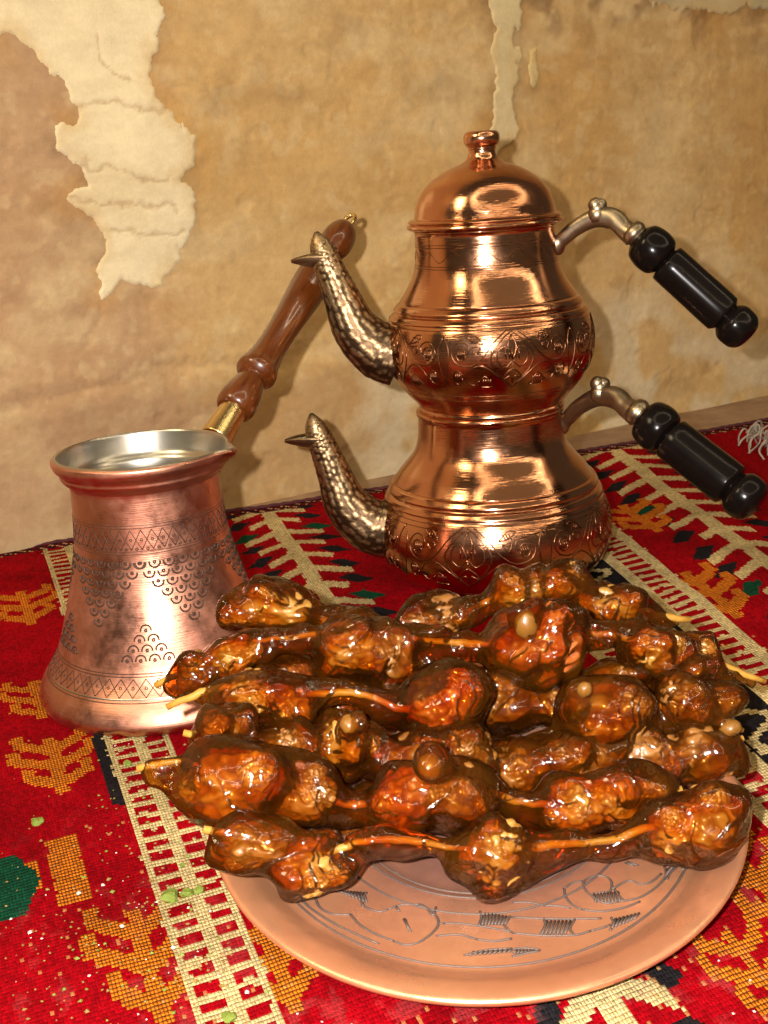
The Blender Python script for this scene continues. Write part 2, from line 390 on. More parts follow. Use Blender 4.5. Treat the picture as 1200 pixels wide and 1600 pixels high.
def plaster(poly, colr, thick, label=None):
    s = poly_sd(wa, wz, poly)
    P = np.array(poly)
    lim = (s < .004)
    k = lim[:-1, :-1] & lim[1:, :-1] & lim[:-1, 1:] & lim[1:, 1:]
    q = grid_quads(len(aa), len(zz), k)
    used, inv = np.unique(q.ravel(), return_inverse=True)
    off = thick * (1 - sstep(-.0006, .0010, s)) - .0012 * sstep(0, .003, s)
    base = (fbm(A_, Z_, 9, 3, 1) - .5) * .010 + (fbm(A_, Z_, 50, 3, 41) - .5) * .0002
    hh = np.where(s < 0, np.maximum(base, hgt), hgt) + off
    cr = np.minimum.reduce([line_d(wa, wz, c_) for c_ in cracks])
    hh -= np.exp(-(cr / .0013) ** 2) * .0004
    VV = W0 + A_[..., None] * WD + Z_[..., None] * np.array([0, 0, 1.0]) + hh[..., None] * WN
    cc = np.broadcast_to(colr, A_.shape + (3,)).copy()
    cc = mixc(cc, L(212, 192, 146), sstep(.45, .7, fbm(A_, Z_, 22, 4, 42)) * .5)
    cc = mixc(cc, L(150, 112, 66), np.exp(-(cr / .0012) ** 2) * .45)
    cc = mixc(cc, L(200, 166, 104), np.clip(sstep(-.012, .0, s) * sstep(.42, .66, fbm(A_, Z_, 45, 3, 43)), 0, 1) * .4)
    me = mesh_np('plaster_patch', VV.reshape(-1, 3)[used], inv.reshape(-1, 4)); set_cols(me, cc.reshape(-1, 3)[used])
    o_ = link('plaster_patch', me, M['limewash'], wall)
    if label: o_['label'] = label
plaster(patch1, L(230, 216, 176), .0007, 'cracked cream plaster flake left on the wall')
plaster(patch2, L(212, 196, 150), .0009, 'narrow vertical strip of cream plaster')
plaster(patch3, L(186, 172, 134), .0008); plaster(patch4, L(206, 184, 130), .0010)

# stone shelf under the rug
t = NT('shelf_stone'); o = t.coord(); n = t.noise(o, 40, 6, .65)
t.l(t.ramp(n, [(.3, (.20, .115, .06)), (.7, (.34, .215, .12))]), t.b.inputs['Base Color']); t.b.inputs['Roughness'].default_value = .85
t.l(t.bump(n, .4, .002), t.b.inputs['Normal']); M['shelf'] = t.m
bm = bmesh.new()
vs_ = [bm.verts.new((x, y, z)) for z in (-.06, 0.0) for x, y in ((-.7, .0), (.9, .0), (.9, 1.42), (-.7, .50))]
bm.faces.new(vs_[4:]); bm.faces.new(vs_[:4][::-1])
for k in range(4): bm.faces.new((vs_[k], vs_[(k + 1) % 4], vs_[4 + (k + 1) % 4], vs_[4 + k]))
bmesh.ops.bevel(bm, geom=[e_ for e_ in bm.edges], offset=.004, segments=2)
me = bpy.data.meshes.new('stone_shelf'); bm.to_mesh(me); bm.free()
shelf = link('stone_shelf', me, M['shelf']); shelf['kind'] = 'structure'

# ------------------------------------------------------------------ the rug
PLX, PLY, PLR, PLT = .0224, .3175, .0812, math.radians(7.6)    # plate centre, radius, tilt
PLZ = .0235                                                     # height of the centre of its rim plane
DV, DW = .0013, .0018
vv = np.arange(-.34, .50, DV); ww = np.arange(.08, .766, DW)
def rug_xy(v, w):
    s = .25 - .75 * np.clip(v, -.3, .28)
    y = (w + .4 * v + .2 * s) / (1 + .4 * s); return v - s * (y - .5), y
def rug_vw(x, y): return (x + .25 * (y - .5)) / (1 + .75 * (y - .5)), y - .4 * x
def rug_px(px, py):
    p = atz(px, py, .003); return rug_vw(p[0], p[1])
VV, WW = np.meshgrid(vv, ww, indexing='ij'); X_, Y_ = rug_xy(VV, WW)
def rug_z(x, y):
    z = .003 + (fbm(x, y, 14, 3, 51) - .5) * .006
    lx = x - PLX; ly = y - PLY; rr = np.hypot(lx, ly)
    under = (1 - sstep(.030, .070, rr)) * (PLZ - .0105 + math.tan(PLT) * ly - z)
    flat = np.exp(-((np.hypot(x + .0985, y - .4665) / .07) ** 4)); flat2 = np.exp(-((np.hypot(x - .0565, y - .5725) / .07) ** 4))
    z = z * (1 - np.maximum(flat, flat2)) + .0016 * flat + .003 * flat2
    return z + np.maximum(under, 0)
ZR = rug_z(X_, Y_)
# pattern, one colour to each knot
cv = (VV[:-1, :-1] + VV[1:, 1:]) / 2; cw = (WW[:-1, :-1] + WW[1:, 1:]) / 2
cv0, cw0 = cv, cw
cv = cv + (fbm(cv0, cw0, 220, 2, 71) - .5) * .0016; cw = cw + (fbm(cv0, cw0, 220, 2, 73) - .5) * .0018
RED, CREAM, BLACK, ORANGE, GREEN, DRED = range(6)
pal = np.array([L(142, 3, 14), L(200, 178, 124), L(30, 28, 30), L(214, 118, 26), L(12, 70, 46), L(100, 16, 24)])
gapv = np.array([.04, .30, .12, .80, .35, .2])
ids = np.zeros(cv.shape, int)
def fern(c, pitch, w0, half, colr, slope=.9, thick=.32, stem=.0026, wr=None, tips=None):
    dv_ = np.abs(cv - c); ph = ((cw - w0) + slope * dv_) / pitch; fr_ = ph - np.floor(ph)
    tri = half * (.55 + .45 * np.abs(np.sin(PI * np.floor(ph) * .37 + 1)))
    m_ = (dv_ < stem) | ((fr_ < thick) & (dv_ < tri))
    if wr: m_ &= (cw > wr[0]) & (cw < wr[1])
    if tips is not None:
        tm = (dv_ > half * .55) & (dv_ < half * 1.25) & (np.abs(fr_ - .62) < .30 * (1 - np.abs(dv_ - half * .9) / (half * .38)))
        if wr: tm &= (cw > wr[0]) & (cw < wr[1])
        ids[tm] = np.where((np.floor(ph[tm]) % 5) == 0, GREEN, tips)
    ids[m_] = colr
fern(-.018, .0275, .01, .023, CREAM, .80, .36, .0042, tips=BLACK)
fern(.203, .030, .005, .027, CREAM, .80, .34, .0045, tips=BLACK)
def leafy(c, w_, hv, hw, colr=ORANGE):
    """a stepped hooked motif: diagonal stem with pairs of leaves"""
    du = (cv - c) / hv; dw_ = (cw - w_) / hw
    a_ = np.abs(du); m_ = (a_ < .16) & (np.abs(dw_) < 1)
    for k, ln_ in ((-.7, .7), (-.1, 1.0), (.5, .8)):
        m_ |= (np.abs(dw_ - k - .45 * a_) < .17) & (a_ < ln_)
        m_ |= (np.abs(dw_ - k - .45 * ln_ - .14) < .22) & (np.abs(a_ - ln_) < .16)
    ids[m_] = colr
for p_, hv, hw in (((88, 1195), .017, .028), ((230, 1500), .018, .030), ((40, 950), .017, .030), ((430, 1500), .016, .024), ((1000, 810), .018, .034),
                   ((1110, 930), .018, .034), ((1190, 1110), .016, .03), ((1180, 1380), .016, .026), ((1190, 1530), .014, .02), ((60, 1090), .016, .022), ((850, 745), .016, .03)):
    c_ = rug_px(*p_); leafy(c_[0], c_[1], hv, hw)
def block(p_, hv, hw, colr):
    c_ = rug_px(*p_); ids[(np.abs(cv - c_[0]) < hv) & (np.abs(cw - c_[1]) < hw)] = colr
block((105, 1355), .0062, .021, ORANGE); block((48, 1370), .004, .009, ORANGE)
c_ = rug_px(8, 1385)
gm = (np.abs(cv - c_[0]) + .45 * np.abs(cw - c_[1]) < .014) & (np.abs(cw - c_[1]) < .019); ids[gm] = GREEN
# dash stripes: cream with two rows of red dashes
def dashes(v0, v1, per, two=True):
    m_ = (cv > v0) & (cv < v1); ids[m_] = CREAM
    f_ = (cv - v0) / (v1 - v0); q = cw / per; q = q - np.floor(q)
    if two: band = (np.abs(f_ - .28) < .155) | (np.abs(f_ - .76) < .145)
    else: band = np.abs(f_ - .5) < .24
    ids[m_ & band & (q < .56)] = RED
dashes(-.148, -.120, .0083); ids[(cv > -.1525) & (cv < -.148) & (np.abs(cw - rug_px(185, 1190)[1]) < .035)] = BLACK
dashes(.128, .153, .0088, False); dashes(.080, .103, .0088, False)
mb = (cv > .103) & (cv < .128); ids[mb] = BLACK
q = cw / .030; q = q - np.floor(q); f_ = (cv - .1155) / .0125
S_ = mb & ((np.abs(f_ - .75 * np.sin(2 * PI * q)) < .30) & (np.abs(f_) < .82)); ids[S_] = CREAM
S_ = mb & (np.abs(q - .5) < .06) & (f_ > -.8) & (f_ < .1); ids[S_] = CREAM
# edge: dark twisted cord
edge = cw > .752
ids[edge] = DRED
tw = ((cv * 1.0 + cw * .9) / .0085); tw = tw - np.floor(tw)
ids[edge & (tw < .30)] = BLACK; ids[edge & (tw > .52) & (tw < .64) & (cw < .761)] = CREAM
ids[cw > .7625] = BLACK
kc = pal[ids]
kvar = 1 + (RNG.random(ids.shape) - .5) * .5
blot = fbm(cv, cw, 40, 4, 61); blot2 = fbm(cv, cw, 130, 3, 66)
kc = kc * (kvar * (.52 + .86 * blot))[..., None]
dust = sstep(.60, .74, blot2) * sstep(.45, .2, cw) * .10                       # flour dust rubbed into the near side
kc = mixc(kc, L(206, 120, 120), dust)
spk = RNG.random(ids.shape) < .02 * sstep(.45, .25, cw); kc[spk] = kc[spk] * .5 + L(200, 150, 90) * .5
gap = gapv[ids]
nv, nw = VV.shape
RV = np.stack([X_, Y_, ZR], -1).reshape(-1, 3)
Qr = grid_quads(nv, nw)
# turned-down border, so that the rug has thickness
me = mesh_np('woven_field', RV, Qr)
ca = me.color_attributes.new('knot', 'FLOAT_COLOR', 'CORNER')
c4 = np.concatenate([kc, gap[..., None]], -1).reshape(-1, 4); ca.data.foreach_set('color', np.repeat(c4, 4, axis=0).astype(np.float32).ravel())
uv = me.uv_layers.new(name='UVMap')
ii, jj = np.meshgrid(np.arange(nv - 1), np.arange(nw - 1), indexing='ij')
uvq = np.stack([np.stack([ii + a, jj + b], -1) for a, b in ((0, 0), (1, 0), (1, 1), (0, 1))], 2).reshape(-1, 2)
uv.data.foreach_set('uv', uvq.astype(np.float32).ravel())
t = NT('kilim_wool'); kn = t.n('Attribute', attribute_name='knot'); uvn = t.n('UVMap', uv_map='UVMap'); sx = t.n('SeparateXYZ'); t.l(uvn.outputs[0], sx.inputs[0])
o = t.coord(); wn = t.noise(o, 1500, 3, .7); wn2 = t.noise(o, 330, 4, .6)
wob = t.math('MULTIPLY', t.math('SUBTRACT', wn2, .5), .5)
su = t.math('ABSOLUTE', t.math('SINE', t.math('MULTIPLY', t.math('ADD', sx.outputs[0], wob), PI)))
sw = t.math('ABSOLUTE', t.math('SINE', t.math('MULTIPLY', t.math('ADD', sx.outputs[1], wob), PI)))
bead = t.math('MULTIPLY', t.math('POWER', su, .45), t.math('POWER', sw, .55))
darkm = t.math('MULTIPLY', t.ramp(t.math('MULTIPLY', t.math('POWER', su, .5), sw), [(.12, (1, 1, 1)), (.52, (0, 0, 0))]), kn.outputs['Alpha'])
fib = t.mix(.6, kn.outputs['Color'], t.ramp(wn, [(.25, (.45, .42, .42)), (.6, (1, 1, 1)), (.85, (1.0, .95, .95))]), 'MULTIPLY')
c = t.mix(darkm, fib, (.025, .016, .014)); t.l(c, t.b.inputs['Base Color'])
t.b.inputs['Roughness'].default_value = .95; t.b.inputs['Specular IOR Level'].default_value = .03
hb = t.math('ADD', t.math('MULTIPLY', bead, t.math('ADD', kn.outputs['Alpha'], .25)), t.math('MULTIPLY', wn, .7))
t.l(t.bump(hb, .8, .0011), t.b.inputs['Normal']); M['rug'] = t.m
rug = empty('kilim_rug', (0, .45, 0)); tag(rug, 'red woven kilim rug with cream, orange and black motifs under everything', 'rug')
o_ = link('woven_field', me, M['rug'], rug); o_.location = (0, -.45, 0)
ev = np.linspace(-.34, .49, 520)
ex, ey = rug_xy(ev, np.full_like(ev, .7645)); ez = rug_z(ex, ey)
me = tubes_mesh('edge_cord', [np.stack([ex, ey - .45, ez - .0005 + .0002 * np.sin(ev * 900)], -1)], .0019, 8)
link('edge_cord', me, simple('dark_cord', (.06, .010, .014), .95, 0, 0, .8, 300, .8, .002), rug)
# fringe tassel at the right-hand corner
M['fringe'] = simple('fringe_wool', (.30, .26, .20), .95, 0, 0, .7, 200, .5)
tp = atz(1192, 700, .003)
lines = []
for k in range(26):
    p0 = tp + np.array([random.uniform(-.004, .012), random.uniform(-.012, .020), .002 + random.random() * .008])
    d_ = np.array([random.uniform(-.012, .004), random.uniform(-.016, .004), random.uniform(-.002, .006)])
    lines.append([q_ - np.array([0, .45, 0]) for q_ in catmull([p0, p0 + d_ * .5 + np.array([0, 0, .006]), p0 + d_ + np.array([random.uniform(-.003, .003), 0, .002]), p0 + d_ * 1.4 + np.array([random.uniform(-.004, .004), 0, -.004])], 4)])
fo = link('fringe_tassel', tubes_mesh('fringe_tassel', lines, .0007, 5), M['fringe'], rug)

# ------------------------------------------------------------------ lathe-surface engraving helpers
def prof_r(prof):
    P = sorted([(z, r) for r, z in prof]); zs = [p[0] for p in P]; rs = [p[1] for p in P]
    return lambda z: float(np.interp(z, zs, rs))
def on_lathe(rf, pts, lift=0.0):
    out = []
    for th, z in pts:
        r = rf(z) + lift; out.append((r * math.cos(th), r * math.sin(th), z))
    return out
def ring_lines(rf, z, n=120, lift=0.0): return on_lathe(rf, [(2 * PI * k / n, z) for k in range(n + 1)], lift)
def ell(cx, cy_, a, b, n=14, a0=0, a1=2 * PI): return [(cx + a * math.cos(a0 + (a1 - a0) * k / n), cy_ + b * math.sin(a0 + (a1 - a0) * k / n)) for k in range(n + 1)]
def hatch(cx, cy_, a, b, n=5, sl=.35):
    return [[(cx - a + 2 * a * (k + .5) / n - sl * a, cy_ - b * .75), (cx - a + 2 * a * (k + .5) / n + sl * a, cy_ + b * .75)] for k in range(n)]
half = [catmull([(0, .97), (-.07, .84), (-.15, .58), (-.13, .36), (-.06, .16), (0, .02)], 5),
        catmull([(0, .50), (-.045, .72), (-.10, .66), (-.105, .48), (-.05, .38), (0, .50)], 4),
        catmull([(0, .36), (-.05, .26), (-.07, .16), (-.02, .22), (0, .10)], 4),
        catmull([(-.03, 1.0), (-.13, .80), (-.21, .56), (-.30, .42), (-.40, .47), (-.435, .66), (-.38, .82), (-.31, .76), (-.315, .62)], 5),
        catmull([(-.02, .05), (-.14, .30), (-.22, .42), (-.30, .36), (-.34, .20), (-.29, .08), (-.24, .16)], 5),
        catmull([(-.5, .92), (-.46, .70), (-.47, .40), (-.5, .10)], 4),
        ell(-.365, .62, .035, .11), ell(-.40, .22, .034, .12),
        catmull([(-.20, .78), (-.26, .92), (-.31, .90), (-.25, .80), (-.20, .78)], 3), catmull([(-.22, .72), (-.28, .74), (-.26, .62), (-.22, .72)], 3),
        catmull([(-.13, .04), (-.20, .24), (-.25, .06), (-.13, .04)], 3)] + hatch(-.365, .62, .03, .10, 4) + hatch(-.40, .22, .03, .1, 4) + hatch(-.195, .12, .035, .09, 4) + hatch(-.255, .84, .03, .06, 3)
motif = half + [[(-x, y) for x, y in l_] for l_ in half] + [catmull([(0, .92), (-.03, .74), (0, .52), (.03, .74), (0, .92)], 4), [(0, .48), (0, .1)]] + hatch(0, .60, .06, .12, 5, 0)
def motif_band(rf, z0, z1, reps, th0, lift):
    ls = []
    for k in range(reps):
        tcn = th0 + 2 * PI * k / reps
        for l_ in motif: ls.append(on_lathe(rf, [(tcn + x * 2 * PI / reps, z0 + y * (z1 - z0)) for x, y in l_], lift))
    return ls

# ------------------------------------------------------------------ teapots
def spout_mesh(path, radii, seed, r_flat=1.0):
    """cast bird-necked spout: embossed tube, open beak"""
    P = catmull(path, 20); n = len(P); ts = np.linspace(0, 1, n)
    rad = np.interp(ts, np.linspace(0, 1, len(radii)), radii)
    sides = 88; rs = random.Random(seed)
    bumps = [((i_ + .5 * (j_ % 2) + rs.uniform(-.22, .22)) / 30, (j_ + rs.uniform(-.25, .25)) * 2 * PI / 17, rs.uniform(.55, .95)) for i_ in range(30) for j_ in range(17)]
    V = np.zeros((n, sides, 3)); rel = np.zeros((n, sides))
    L_tot = sum(np.linalg.norm(P[k + 1] - P[k]) for k in range(n - 1))
    an = np.arange(sides) * 2 * PI / sides
    for k in range(n):
        T = P[min(k + 1, n - 1)] - P[max(k - 1, 0)]; T = T / np.linalg.norm(T)
        side = np.array([0, 1.0, 0]); side = side - T * (side @ T); side /= np.linalg.norm(side); up = np.cross(side, T)
        hgt_ = np.zeros(sides)
        fade = np.clip(min(ts[k] / .05, (1 - ts[k]) / .08), 0, 1)
        for bt, ba, bs in bumps:
            du = (ts[k] - bt) * L_tot
            if abs(du) > .004: continue
            da = (an - ba + PI) % (2 * PI) - PI
            d2 = np.hypot(du, da * rad[k]) / (.0019 * bs)
            petal = np.clip(1 - d2, 0, 1) ** .5
            ringd = np.exp(-((d2 - .95) / .18) ** 2) * .35
            hgt_ = np.maximum(hgt_, petal * (.75 + .25 * np.cos(d2 * 9)))
        hgt_ *= fade; rel[k] = hgt_
        R = rad[k] + .0006 * hgt_
        V[k] = P[k] + (R * np.cos(an))[:, None] * side * r_flat + (R * np.sin(an))[:, None] * up
    # open beak: pull the last rings into two lips along the plane of the neck
    i, j = np.meshgrid(np.arange(n - 1), np.arange(sides), indexing='ij')
    Q = np.stack([i * sides + j, i * sides + (j + 1) % sides, (i + 1) * sides + (j + 1) % sides, (i + 1) * sides + j], -1).reshape(-1, 4)
    me = mesh_np('spout', V.reshape(-1, 3), Q)
    a_ = me.attributes.new('relief', 'FLOAT', 'POINT'); a_.data.foreach_set('value', rel.ravel().astype(np.float32))
    return me, P, rad
def lip_mesh(base_pts, tip, thick):
    """a hollow half-cone lip: arc of points at the base running to a tip"""
    B = [np.array(p) for p in base_pts]; n = len(B); V = []; F = []
    cen = sum(B) / n; steps = 6
    for s in range(steps + 1):
        k = s / steps
        for b in B:
            ax_ = cen * (1 - k) + np.array(tip) * k; p = ax_ + (b - cen) * (.22 + .78 * (1 - k ** 2.0))
            V.append(p)
    m_ = len(V)
    V += [v + (cen * (1 - (i_ // n) / steps) + np.array(tip) * ((i_ // n) / steps) - v) * thick for i_, v in enumerate(V)]
    for s in range(steps):
        for k in range(n - 1):
            a = s * n + k; F.append((a, a + 1, a + 1 + n, a + n)); F.append((m_ + a, m_ + a + n, m_ + a + 1 + n, m_ + a + 1))
        for k in (0, n - 1):
            a = s * n + k; F.append((a, a + n, m_ + a + n, m_ + a))
    return mesh('beak_lip', V, F)

def crease(pts, n=5):
    """profile with '|' marking creases between smooth runs"""
    out = []; run = []
    for p in pts + ['|']:
        if p == '|':
            if len(run) > 1:
                c_ = catmull(run, n); out += [tuple(q_) for q_ in c_]
            elif run: out.append(tuple(run[0]))
            run = [run[-1]] if run else []
            if out: out.append((out[-1][0], out[-1][1]))
            run = [out[-1]] if out else []
        else: run.append(p)
    res = []
    for p in out:
        if not res or abs(p[0] - res[-1][0]) + abs(p[1] - res[-1][1]) > 1e-6: res.append(p)
    return res

LOW = (.0568, .5725); UPP = (.0578, .5725)
BASE_Z = .0035
lower_prof = [(.0, .0), (.030, .0), '|', (.034, .0005), (.044, .0025), (.0525, .0075), (.0578, .0145), (.0600, .0235), (.0592, .034), (.0562, .0430), '|',
              (.0556, .0440), (.0553, .0450), '|', (.0558, .0456), (.0545, .0478), '|', (.0532, .0486), (.0530, .0496), '|', (.0536, .0504), (.0520, .0530), '|', (.0505, .0537), '|', (.0502, .0545),
              (.0470, .0590), (.0425, .0640), (.0390, .0690), (.0372, .0750), (.0366, .0815), (.0364, .0862), '|', (.0372, .0872), (.0372, .0890), (.0360, .0896), '|', (.0345, .0893), '|', (.0340, .080), (.0345, .072)]
up_off = .0880
upper_prof = [(.0, .0), (.0355, .0), '|', (.0362, .0010), (.0366, .0026), (.0362, .0040), '|', (.0374, .0056), (.0392, .0078), (.0424, .0112), (.0462, .0164), (.0496, .0230), (.0515, .0310), (.0513, .0395), (.0496, .0462), '|',
              (.0490, .0470), (.0487, .0478), '|', (.0492, .0484), (.0476, .0505), '|', (.0462, .0511), (.0460, .0519), '|', (.0465, .0527), (.0448, .0550), '|', (.0435, .0556), '|', (.0432, .0564),
              (.0405, .0604), (.0376, .0652), (.0355, .0705), (.0344, .0765), (.0341, .0820), (.0341, .0885), '|', (.0347, .0890), (.0345, .0898), '|', (.0328, .0898), '|', (.0325, .082)]
lid_z = .1778
lid_prof = [(.0325, -.003), '|', (.0330, .0), (.0368, .0002), '|', (.0378, .0012), (.0374, .0026), '|', (.0362, .0030), (.0372, .0040), (.0360, .0052), '|', (.0342, .0056), '|', (.0338, .0075), (.0330, .0115), (.0312, .0165), (.0278, .0215), (.0228, .0258), (.0170, .0292),
            (.0110, .0316), (.0078, .0336), (.0066, .0362), (.0064, .0384), '|', (.0067, .0386), '|', (.0067, .0394), (.0072, .0400), (.0080, .0410), (.0086, .0430), (.0085, .0452), (.0074, .0470), (.0055, .0474), (.0040, .0468), (.0, .0466)]
TH_CAM = math.atan2(-.5725, -.0568)
def teapot(name, loc, prof_def, zband, th0, sp_path, sp_rad, lips, brk, grip, gscale, label, neck_rings, extra_rings):
    root = empty(name, loc); tag(root, label, 'teapot')
    prof = crease(prof_def, 4); link('body', lathe_mesh('body', prof, 160), M['teapot'], root)
    outer = [p for p in prof if p[0] > .033]
    # outside wall only, monotone in height
    mono = []
    for p in outer:
        if not mono or p[1] > mono[-1][1]: mono.append(p)
    rf = prof_r(mono)
    ls = motif_band(rf, zband[0], zband[1], 5, th0, -.00011)
    eng = link('floral_engraving', tubes_mesh('floral_engraving', ls, .00040, 5), M['teapot_line'], root)
    rl = [ring_lines(rf, z, 140, -.00008) for z in extra_rings]
    for za, zb in neck_rings:
        rl += [ring_lines(rf, za, 120, -.00006), ring_lines(rf, za + .0012, 120, -.00006), ring_lines(rf, zb, 120, -.00006), ring_lines(rf, zb - .0012, 120, -.00006)]
        n = 240; rl.append(on_lathe(rf, [(2 * PI * k / n, (za + zb) / 2 + (zb - za) * .22 * math.sin(k / n * 2 * PI * 14)) for k in range(n + 1)], -.00005))
    link('ring_engraving', tubes_mesh('ring_engraving', rl, .00022, 4), M['teapot_line'], root)
    # spout
    me, P, rad = spout_mesh(sp_path, sp_rad, hash(label) % 1000 if False else len(label), .82)
    sp = link('spout', me, M['spout'], root)
    ke = int(len(P) * 5 / 7); Pe = P[ke]; T = P[ke + 1] - P[ke - 1]; T /= np.linalg.norm(T); side = np.array([0, 1.0, 0]); side -= T * (side @ T); side /= np.linalg.norm(side); up = np.cross(side, T)
    R = rad[ke]; tip = lips[1]
    dl_ = np.array(tip) - Pe; dl_ /= np.linalg.norm(dl_); ul = np.cross(dl_, side); ul = ul * (1 if ul[2] > 0 else -1)
    B = [Pe + R * 1.12 * (math.cos(PI + PI * k / 14) * side * .80 + (math.sin(PI + PI * k / 14) + .12) * ul) for k in range(15)]
    me = lip_mesh(B, tip, .22); o_ = link('beak_lip', me, M['spout'], sp)
    at_ = me.attributes.new('relief', 'FLOAT', 'POINT'); at_.data.foreach_set('value', np.full(len(me.vertices), .30, np.float32))
    # cast bracket
    def rr(ts_, rs_): return lambda t_: float(np.interp(t_, ts_, rs_))
    pts = catmull(brk, 8)
    link('handle_bracket', bracket_mesh(pts, gscale), M['brass'], root)
    # turned grip
    g0, g1 = np.array(grip[0]), np.array(grip[1]); ax = g1 - g0; Lg = np.linalg.norm(ax)
    q_ = Vector(ax).to_track_quat('Z', 'Y')
    s = gscale
    gp = [(0.0, -.02), (.0045 / .0105, -.02), '|', (.62, .0), (.92, .03), (1.06, .09), (1.08, .15), (.98, .205), (.72, .235), '|', (.66, .240), '|', (.90, .250), (.96, .262), '|', (.97, .50), (.985, .70), (.97, .765), '|', (.80, .785), (.70, .792), '|', (.80, .806), (.98, .840), (1.02, .89), (.95, .95), (.70, .99), (.35, 1.005), (0, 1.008)]
    gp2 = [p if p == '|' else (p[0] * .0096 * s, p[1] * Lg) for p in gp]
    me = lathe_mesh('grip', crease(gp2, 4), 40)
    o_ = link('grip', me, M['black_wood'], root); o_.rotation_mode = 'QUATERNION'; o_.rotation_quaternion = q_; o_.location = g0
    cp = [(0, -.0052), (.0040, -.0050), (.0054, -.0038), (.0060, -.0015), (.0052, .0010), (.0062, .0020), (.0060, .0034)]
    o_ = link('grip_collar', lathe_mesh('grip_collar', [tuple(q2) for q2 in catmull([(a * s, b * s) for a, b in cp], 4)], 32), M['brass'], root)
    o_.rotation_mode = 'QUATERNION'; o_.rotation_quaternion = q_; o_.location = g0 - ax / Lg * .0012
    return root
def bracket_mesh(pts, s):
    """flat cast strip, thicker at the ends, with a knob standing at the bend"""
    V = []; F = []; n = len(pts); sides = 12
    for k, p in enumerate(pts):
        t_ = k / (n - 1); T = pts[min(k + 1, n - 1)] - pts[max(k - 1, 0)]; T = T / np.linalg.norm(T)
        side = np.array([0, 1.0, 0]); side = side - T * (side @ T); side /= np.linalg.norm(side); up = np.cross(side, T)
        a = np.interp(t_, [0, .06, .14, .4, .62, .8, 1], [.0046, .0040, .0024, .0024, .0028, .0034, .0052]) * s
        b = np.interp(t_, [0, .06, .14, .4, .62, .8, 1], [.0056, .0052, .0034, .0040, .0050, .0044, .0054]) * s
        for j in range(sides):
            an = 2 * PI * j / sides; V.append(p + side * a * math.cos(an) + up * b * math.sin(an))
    for k in range(n - 1):
        for j in range(sides):
            a = k * sides + j; b = k * sides + (j + 1) % sides; F.append((a, b, b + sides, a + sides))
    F.append(tuple(range(sides))[::-1]); F.append(tuple((n - 1) * sides + j for j in range(sides)))
    # forked knob
    kb = pts[int(n * .52)]
    for off, r in (((.000, .0, .0015), .0046), ((.0000, 0, .0040), .0040), ((-.0010, 0, .0060), .0034), ((.0014, 0, .0056), .0032)):
        b0 = len(V); cpt = kb + np.array(off) * s; nl, ns = 8, 12
        for a in range(nl + 1):
            ph = PI * a / nl
            for j in range(ns): V.append(cpt + r * s * np.array([math.sin(ph) * math.cos(2 * PI * j / ns), .8 * math.sin(ph) * math.sin(2 * PI * j / ns), math.cos(ph)]))
        for a in range(nl):
            for j in range(ns): F.append((b0 + a * ns + j, b0 + a * ns + (j + 1) % ns, b0 + (a + 1) * ns + (j + 1) % ns, b0 + (a + 1) * ns + j))
    # rivet at the body
    return mesh('handle_bracket', V, F)

def loc(px, py, Y, base): return aty(px, py, Y) - np.array(base)
lb = (LOW[0], LOW[1], BASE_Z); ub = (UPP[0], UPP[1], up_off + BASE_Z)
YS = .568
low = teapot('teapot', lb, lower_prof, (.0125, .0430), TH_CAM - .22,
             [loc(612, 826, YS, lb), loc(578, 820, YS, lb), loc(542, 788, YS, lb), loc(524, 745, YS, lb), loc(508, 705, YS, lb), loc(498, 682, YS, lb), loc(491, 662, YS, lb), loc(486, 646, YS, lb)],
             [.0152, .0142, .0114, .0086, .0070, .0064, .0044, .0009], (loc(487, 652, YS, lb), loc(445, 690, YS, lb)),
             [loc(872, 664, .566, lb), loc(886, 655, .562, lb), loc(905, 636, .556, lb), loc(934, 621, .548, lb), loc(962, 622, .540, lb), loc(980, 637, .534, lb), loc(996, 648, .530, lb)],
             (loc(1004, 650, .528, lb), loc(1184, 792, .492, lb)), 1.10, 'wide lower copper teapot standing on the rug, the other pot stacked on it',
             [], (.0428,.0405, .0078))
upp = teapot('teapot', ub, upper_prof, (.0190, .0462), TH_CAM + .20,
             [loc(622, 556, YS, ub), loc(590, 546, YS, ub), loc(556, 514, YS, ub), loc(534, 465, YS, ub), loc(517, 425, YS, ub), loc(506, 399, YS, ub), loc(499, 379, YS, ub), loc(494, 362, YS, ub)],
             [.0152, .0142, .0114, .0086, .0070, .0064, .0044, .0009], (loc(495, 368, YS, ub), loc(455, 409, YS, ub)),
             [loc(866, 384, .566, ub), loc(879, 374, .563, ub), loc(900, 356, .560, ub), loc(930, 341, .556, ub), loc(958, 342, .552, ub), loc(976, 358, .549, ub), loc(990, 368, .547, ub)],
             (loc(998, 371, .546, ub), loc(1170, 527, .530, ub)), 1.0, 'smaller upper copper teapot stacked on the lower one, under the domed lid',
             [(.0725, .0835)], (.0462, .0152, .0126))
lid = empty('teapot_lid', (UPP[0], UPP[1], lid_z + BASE_Z)); tag(lid, 'domed copper lid with a turned knob on top of the stacked teapots', 'lid')
lp = [(r_, z_ * .925) for r_, z_ in crease(lid_prof, 5)]; ki = next(i_ for i_, p in enumerate(lp) if p[1] > .0335 and p[0] < .008)
link('dome', lathe_mesh('dome', lp[:ki + 1], 160), M['teapot'], lid); link('knob', lathe_mesh('knob', lp[ki:], 64), M['teapot'], lid)

